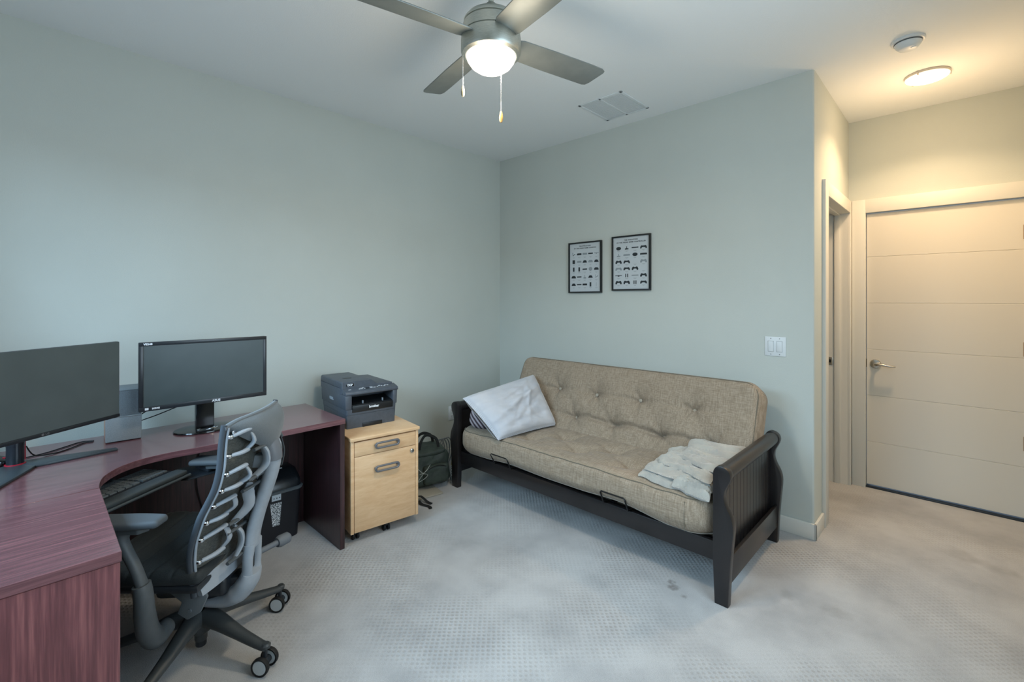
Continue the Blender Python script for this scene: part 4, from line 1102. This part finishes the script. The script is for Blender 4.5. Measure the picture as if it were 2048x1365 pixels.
# blanket ---------------------------------------------------------------
bk = thing('folded_blanket', 'pale grey fleece blanket loosely folded on the right end of the sofa seat', 'blanket', (2.2, -.75, .46))
def layer(poly, z0_, th, seed, drop=0, nu=56, nv=44, lift=.30):
    """soft folded slab over a 4-corner plan (a,b,c,d) with rolled edges and long soft wrinkles"""
    a, b_, c_, d_ = [Vector((x, y, 0)) for x, y in poly]
    def g(side):
        def f(u, v):
            uu, vv = u * 2 - 1, v * 2 - 1
            e = (max(0, 1 - abs(uu) ** 7) ** .5) * (max(0, 1 - abs(vv) ** 9) ** .5)
            wob = Vector((noise.noise(Vector((v * 1.7, seed, 1))), noise.noise(Vector((u * 1.7, seed, 7))), 0)) * .030
            wob += Vector((noise.noise(Vector((v * 6, seed, 11))), noise.noise(Vector((u * 6, seed, 17))), 0)) * .006
            p = a * (1 - u) * (1 - v) + b_ * u * (1 - v) + c_ * u * v + d_ * (1 - u) * v + wob
            s_ = noise.noise(Vector((u * 1.1 + seed, v * 8 - u * 2.2, seed)))
            s2 = noise.noise(Vector((u * 3 + seed, v * 15 - u * 4, seed + 3)))
            ridge = (.35 - abs(s_)) * .046 + (.25 - abs(s2)) * .022
            z_ = z0_ + side * th * e + (ridge * e * e if side > 0 else 0)
            z_ -= max(0, -p.y - .95) * drop
            z_ += max(0, p.y + .66) * lift
            return Vector((p.x - 2.2, p.y + .75, z_ - .46))
        return f
    bb = B(); bb.surf(g(1), nu, nv); bb.surf(g(-1), nu // 2, nv // 2)
    bmesh.ops.remove_doubles(bb.bm, verts=bb.bm.verts, dist=.001); return bb
layer([(2.01, -.955), (2.38, -.975), (2.385, -.56), (1.965, -.76)], .478, .013, 2.0, .9, lift=.15).build('bottom_fold', FLEECE, bk, smooth=80)
layer([(2.03, -.925), (2.385, -.96), (2.39, -.45), (1.98, -.70)], .504, .013, 5.3, .4, lift=.15).build('lower_fold', FLEECE, bk, smooth=80)
layer([(2.07, -.84), (2.385, -.93), (2.39, -.45), (2.01, -.60)], .529, .013, 9.1, .2, lift=.15).build('upper_fold', FLEECE, bk, smooth=80)
layer([(2.12, -.74), (2.385, -.86), (2.39, -.44), (2.10, -.48)], .551, .012, 15.7, .2, lift=.15).build('top_fold', FLEECE, bk, smooth=80)
layer([(2.19, -.985), (2.385, -1.0), (2.388, -.86), (2.21, -.86)], .492, .018, 12.4, .6).build('hanging_corner', FLEECE, bk, smooth=80)

# ================================================================= OFFICE CHAIR
CA = R(228)
ch = thing('office_chair', 'grey ergonomic office chair with skeletal back and white disc casters at the desk', 'chair', (1.057, -2.70, 0), CA)
# local: x forward, y to the sitter's left, z up
for k, ga in enumerate((27, 99, 171, 243, 315)):
    la = R(ga) - CA; M = Matrix.Rotation(la, 4, 'Z')
    b = B(); P = smoothpath([(.03, 0, .150), (.10, 0, .138), (.20, 0, .112), (.295, 0, .092), (.322, 0, .090)], 5)
    n_ = len(P); b.tube(P, interp([.038, .031, .024, .019, .017], n_), 14, flat=interp([1.05, .95, .75, .75, .8], n_), up=(0, 0, 1), M=M)
    b.lathe([(0, .0), (.016, .0), (.017, .01), (.012, .016), (0, .018)], (.322, 0, .088), 16, M=M)
    b.build('base_leg', mat('base_black', '#3b3f41', .42), ch)
    # caster: two wheels on one axle
    sw = R(37) - CA + R(8 * k)
    Mc = Matrix.Translation(M @ Vector((.318, 0, 0))) @ Matrix.Rotation(sw, 4, 'Z')
    b = B(); b.cyl((0, 0, .035), (0, 0, .09), .008, 12); b.box(-.014, .014, -.013, .013, .022, .052, .006); b.cyl((0, -.02, .0335), (0, .02, .0335), .014, 16)
    cs = b.build('caster', BLACKP, ch); cs.matrix_local = Mc
    for q in (-1, 1):
        b = B(); b.lathe([(0, -.004), (.026, -.004), (.0265, -.007), (.0325, -.0085), (.0335, -.004), (.0335, .004), (.032, .008), (.0265, .0085), (.026, .006), (0, .006)], (0, q * .0275, .0335), 36, 'y'); wh = b.build('wheel', RUB, cs)
        b = B(); b.lathe([(0, q * .0078), (.0255, q * .0078), (.0262, q * .0045), (.0262, -q * .0045), (.0255, -q * .0055), (0, -q * .0055)], (0, q * .0275, .0335), 36, 'y')
        b.build('wheel_disc', WHEELC, cs)
b = B(); b.lathe([(0, .050), (.020, .050), (.022, .056), (.022, .075), (.040, .092), (.047, .12), (.046, .155), (.030, .175), (.0, .176)], n=36); b.build('base_hub', MATS['base_black'], ch)
b = B(); b.lathe([(0, .028), (.017, .028), (.019, .032), (.019, .052), (0, .052)], n=24); b.build('stem_foot', BLACKP, ch)
b = B(); b.cyl((0, 0, .17), (0, 0, .26), .024, 24); b.build('gas_lift', BLACKP, ch)
# mechanism under the seat
b = B(); b.box(-.13, .13, -.075, .075, .255, .33, .02, 3); b.prism([(-.15, .22), (.02, .22), (.10, .26), (.10, .31), (-.16, .31)], -.035, .035, 'y', .008, 2, allbev=True); b.build('tilt_mechanism', BLACKP, ch)
for s_ in (1, -1):
    b = B(); b.prism([(-.105, .365), (-.01, .37), (.01, .34), (-.03, .305), (-.015, .265), (-.05, .24), (-.095, .265), (-.12, .32)], s_ * .16, s_ * .172, 'y', .004, 2, allbev=True)
    for (x_, z_) in ((-.05, .345), (-.06, .275)): b.lathe([(0, s_ * .176), (.006, s_ * .176), (.007, s_ * .172)], (x_, 0, z_), 12, 'y')
    b.build('seat_bracket', mat('bracket_grey', '#666d72', .5), ch)
b = B(); b.cyl((-.13, -.10, .312), (-.205, -.225, .312), .012, 14); b.tube([(-.20, -.217, .312), (-.207, -.229, .312), (-.228, -.263, .312), (-.233, -.272, .312)], [.020, .026, .024, .014], 18); b.build('tension_knob', mat('knob_grey', '#6a7077', .6), ch)
# seat
def seatf(p):
    x, y, z_ = p; q = Vector(p)
    q.z += .018 * (x / .2) * .5 - .035 * max(0, (x - .13) / .08) ** 2 * .6
    if z_ > 0:
        q.z -= .010 * (1 - (y / .25) ** 2)
        k = (x + .23) % .072
        q.z -= .0055 * math.exp(-((k - .036) ** 2) / (2 * .004 ** 2))
    q.y *= 1 + .05 * (x / .2)
    return q
b = B(); b.soft((.215, .245, .028), .026, (96, 30, 6), seatf, Matrix.Translation((.088, 0, .428))); b.build('seat_cushion', SEATF, ch, smooth=60)
b = B(); b.soft((.205, .235, .016), .014, (20, 20, 4), lambda p: (p.x, p.y, p.z + .018 * (p.x / .2) * .5), Matrix.Translation((.082, 0, .392))); b.build('seat_pan', BLACKP, ch)
# back edge curve (measured): z -> forward offset of the left and right edge
ez = [.355, .382, .438, .491, .552, .63, .691, .743, .813, .892, .953]
ef = [-.108, -.105, -.095, -.093, -.102, -.128, -.159, -.183, -.195, -.200, -.210]
def edge_f(z_):
    if z_ <= ez[0]: return ef[0]
    for i in range(len(ez) - 1):
        if z_ <= ez[i + 1]: k = (z_ - ez[i]) / (ez[i + 1] - ez[i]); return ef[i] + (ef[i + 1] - ef[i]) * k
    return ef[-1]
def half_w(z_):
    return .218
def backsurf(s, z_, off=0):
    hw = half_w(z_); y = s * hw * (.88 if s < 0 else 1)
    return Vector((edge_f(z_) - .030 * (1 - s * s) + off, y, z_))
def sm(fn, z0_, z1_, n=24): return [fn(z0_ + (z1_ - z0_) * k / (n - 1)) for k in range(n)]
b = B(); b.surf(lambda u, v: backsurf(u * 2 - 1, .375 + .575 * v), 22, 40, thick=.006); b.build('back_membrane', MEMB, ch, smooth=60)
b = B(); b.surf(lambda u, v: backsurf(u * 2 - 1, .38 + .57 * v, .012), 22, 40, thick=.006); b.build('back_fabric', SEATF, ch, smooth=60)
for s_ in (1, -1):
    P = smoothpath(sm(lambda z_: backsurf(s_ * 1.005, z_, .006), .352, .956, 14), 3)
    b = B(); b.tube(P, .0085, 10, flat=1.25, up=(1, 0, 0)); b.build('back_edge', HEADF if False else mat('edge_piping', '#3f454c', .6), ch)
    P = smoothpath(sm(lambda z_: backsurf(s_ * .975, z_, -.006), .375, .945, 14), 3)
    b = B(); b.tube(P, .0048, 8); b.build('edge_frame', GREYP, ch)
# hooks: C links between pairs of points on each edge
hk = [.910, .841, .776, .717, .663, .605, .545, .467]
for s_ in (1, -1):
    for i in range(0, 8, 2):
        if s_ < 0 and i == 0: continue
        za, zb = hk[i], hk[i + 1]
        w0, w1 = .93, .64 if i < 6 else .54
        pa_ = backsurf(s_ * w0, za, -.012); pb_ = backsurf(s_ * w0, zb, -.012)
        ma = backsurf(s_ * w1, za + .012, -.026); mb = backsurf(s_ * w1, zb + .004, -.026); mm = backsurf(s_ * (w1 - .05), (za + zb) / 2, -.046)
        b = B(); P = smoothpath([pa_, (pa_ + ma) / 2 + Vector((-.012, 0, .004)), ma + Vector((-.006, 0, 0))], 4); b.tube(P, interp([.0085, .0105, .0105], len(P)), 10, flat=.75)
        P = smoothpath([pb_, (pb_ + mb) / 2 + Vector((-.012, 0, 0)), mb + Vector((-.006, 0, 0))], 4); b.tube(P, interp([.0085, .0105, .0105], len(P)), 10, flat=.75)
        P = smoothpath([ma, mm, mb], 5); b.tube(P, interp([.010, .0145, .010], len(P)), 12, flat=.55)
        hkp = b.build('pixel_hook', GREYP, ch)
        for p_ in (pa_, pb_):
            b = B(); b.soft((.010, .012, .0085), .007, (5, 5, 5), M=Matrix.Translation(p_)); b.build('hook_clip', CHROME, hkp)
# inner vertebra links
for i, (z0_, z1_) in enumerate(((.845, .71), (.69, .545), (.53, .40))):
    for s_ in (1, -1):
        a = backsurf(s_ * .30, z0_, -.032); c_ = backsurf(s_ * .36, z1_, -.034); m_ = backsurf(s_ * .22, (z0_ + z1_) / 2, -.052)
        P = smoothpath([a, m_ + Vector((0, 0, .03)), m_ - Vector((0, 0, .02)), c_], 6); b = B(); b.tube(P, interp([.011, .022, .020, .011], len(P)), 14, flat=.5)
        b.build('vertebra_link', GREYP, ch)
    for zz in (z0_ - .01, z1_ + .01):
        b = B(); P = [backsurf(q, zz, -.034 - .018 * (1 - abs(q))) for q in (-.55, -.3, 0, .3, .55)]; b.tube(smoothpath(P, 3), .008, 8, flat=.8); b.build('cross_rib', DGREY, ch)
b = B(); P = smoothpath([backsurf(0, .90, -.03), backsurf(0, .82, -.045), backsurf(0, .70, -.05), backsurf(0, .55, -.05), backsurf(0, .42, -.045)], 5); b.tube(P, .011, 10, flat=1.3); b.build('centre_strut', DGREY, ch)
# bottom plate linking back and seat
b = B(); b.surf(lambda u, v: Vector((-.118 - .030 * (1 - (u * 2 - 1) ** 2) + (.012 * v), (u * 2 - 1) * (.205 - .01 * (1 - v)), .340 + .062 * v)), 20, 6, thick=.02); b.build('back_yoke', GREYP, ch, smooth=50)
# spine
sx = [(-.240, .872), (-.268, .825), (-.278, .770), (-.270, .715), (-.252, .651), (-.223, .561), (-.201, .472), (-.196, .42)]
P = smoothpath([(x, 0, z_) for x, z_ in sx], 6)
b = B(); b.tube(P, interp([.030, .034, .036, .036, .036, .038, .043, .047], len(P)), 18, flat=interp([.8, .78, .78, .76, .72, .66, .56, .48], len(P)), up=(1, 0, 0), cap=True)
# two prongs around the slot, then the wide foot sweeping under the seat
for s_ in (1, -1):
    P = smoothpath([(-.197, s_ * .026, .432), (-.196, s_ * .034, .385), (-.194, s_ * .035, .335), (-.186, s_ * .028, .292)], 5)
    b.tube(P, interp([.023, .0165, .0165, .026], len(P)), 12, flat=interp([1.0, 1.2, 1.2, 1.0], len(P)), up=(1, 0, 0))
P = smoothpath([(-.196, 0, .322), (-.182, 0, .282), (-.148, 0, .242), (-.10, 0, .218), (-.03, 0, .212)], 6)
b.tube(P, interp([.056, .064, .066, .056, .044], len(P)), 18, flat=interp([.5, .62, .66, .6, .5], len(P)), up=(0, 0, 1))
sp_ = b.build('spine', GREYP, ch, smooth=60)
b = B(); b.box(-.198, -.186, -.018, .018, .325, .40, .004); b.build('slot_recess', DARKGAP, sp_)
b = B(); P = smoothpath([(-.245, 0, .868), (-.268, 0, .825), (-.277, 0, .79), (-.278, 0, .762)], 4); b.tube(P, interp([.032, .037, .039, .039], len(P)), 18, flat=.82, up=(1, 0, 0)); b.build('spine_collar', mat('collar_grey', '#6a6f76', .5), ch)
b = B(); b.box(-.262, -.205, -.016, .030, .735, .785, .005); b.build('spine_link', GREYP, ch)
# head wrap fabric: from the top edge back and down to the spine
def wrap(u, v):
    s = u * 2 - 1
    a = abs(s)
    kx = .94 if s < 0 else 1
    top = Vector((-.208 - .034 * (1 - s * s), s * .222 * kx, .960 - (.014 if s > 0 else .050) * max(0, (a - .60) / .40) ** 2))
    bot = Vector((-.204 - .075 * (1 - a ** 2), s * .216 * kx * (1 - .10 * (1 - a)), .940 - .135 * (1 - a ** 1.5) - (0 if s > 0 else .045 * a * a)))
    p = top.lerp(bot, v); bul = math.sin(math.pi * v) ** .8 * .034 * (1 - s ** 4)
    return p + Vector((-bul, 0, bul * .3))
b = B(); b.surf(wrap, 36, 16, thick=.008); hd = b.build('head_wrap', HEADF, ch, smooth=60)
b = B(); b.tube([wrap(k / 30, 0) + Vector((.004, 0, -.002)) for k in range(31)], .010, 10, flat=.9); b.build('wrap_edge', HEADF, hd)
b = B(); b.lathe([(.004, -.002), (.008, -.002), (.0085, 0), (.008, .002), (.004, .002)], (-.226, .196, .925), 18, 'x'); b.build('ring_clip', CHROME, ch)
# lanyard hanging from the right corner of the back
b = B(); P = smoothpath([(-.25, -.115, .83), (-.262, -.125, .79), (-.258, -.120, .74), (-.253, -.13, .70), (-.263, -.115, .70), (-.272, -.118, .76), (-.262, -.108, .82)], 6); b.tube(P, .004, 8, flat=.6)
b.tube([(-.25, -.11, .845), (-.262, -.12, .815)], .007, 8); b.build('hanging_strap', mat('strap_grey', '#4d5357', .5), ch)
# arms
for s_ in (1, -1):
    b = B(); b.soft((.128, .046, .013), .0125, (24, 12, 4), lambda p: (p.x, p.y * (1 - .35 * max(0, -p.x / .128) ** 2), p.z), Matrix.Translation((.078, s_ * .298, .660))); b.build('arm_pad', mat('arm_pad_grey', '#4a5055', .7), ch)
    b = B(); b.prism([(-.05, -.03), (.075, -.028), (.085, 0), (.075, .028), (-.05, .03), (-.07, 0)], .628, .649, 'z', .006, 2, Matrix.Translation((.062, s_ * .298, 0)), allbev=True); b.build('pad_mount', DGREY, ch)
    P = smoothpath([(.075, s_ * .298, .635), (.078, s_ * .300, .60), (.062, s_ * .300, .56), (.038, s_ * .300, .51), (.016, s_ * .298, .44), (.012, s_ * .294, .40)], 6)
    b = B(); b.tube(P, interp([.026, .021, .0195, .0195, .021, .021], len(P)), 14, flat=.85, up=(1, 0, 0)); ps_ = b.build('arm_post', DGREY, ch)
    P = smoothpath([(.018, s_ * .300, .452), (.013, s_ * .298, .41), (.020, s_ * .280, .33), (.032, s_ * .245, .255), (.036, s_ * .20, .205), (.036, s_ * .14, .205)], 6)
    b = B(); b.tube(P, interp([.029, .031, .034, .037, .036, .030], len(P)), 16, flat=.85, up=(1, 0, 0)); b.build('arm_sleeve', DGREY, ch)
    b = B(); b.tube([(q[0] + .016, q[1] + s_ * .0, q[2]) for q in smoothpath([(.056, s_ * .312, .575), (.032, s_ * .313, .51), (.013, s_ * .311, .455)], 4)], .0025, 6); b.build('arm_groove', GREYP, ps_)
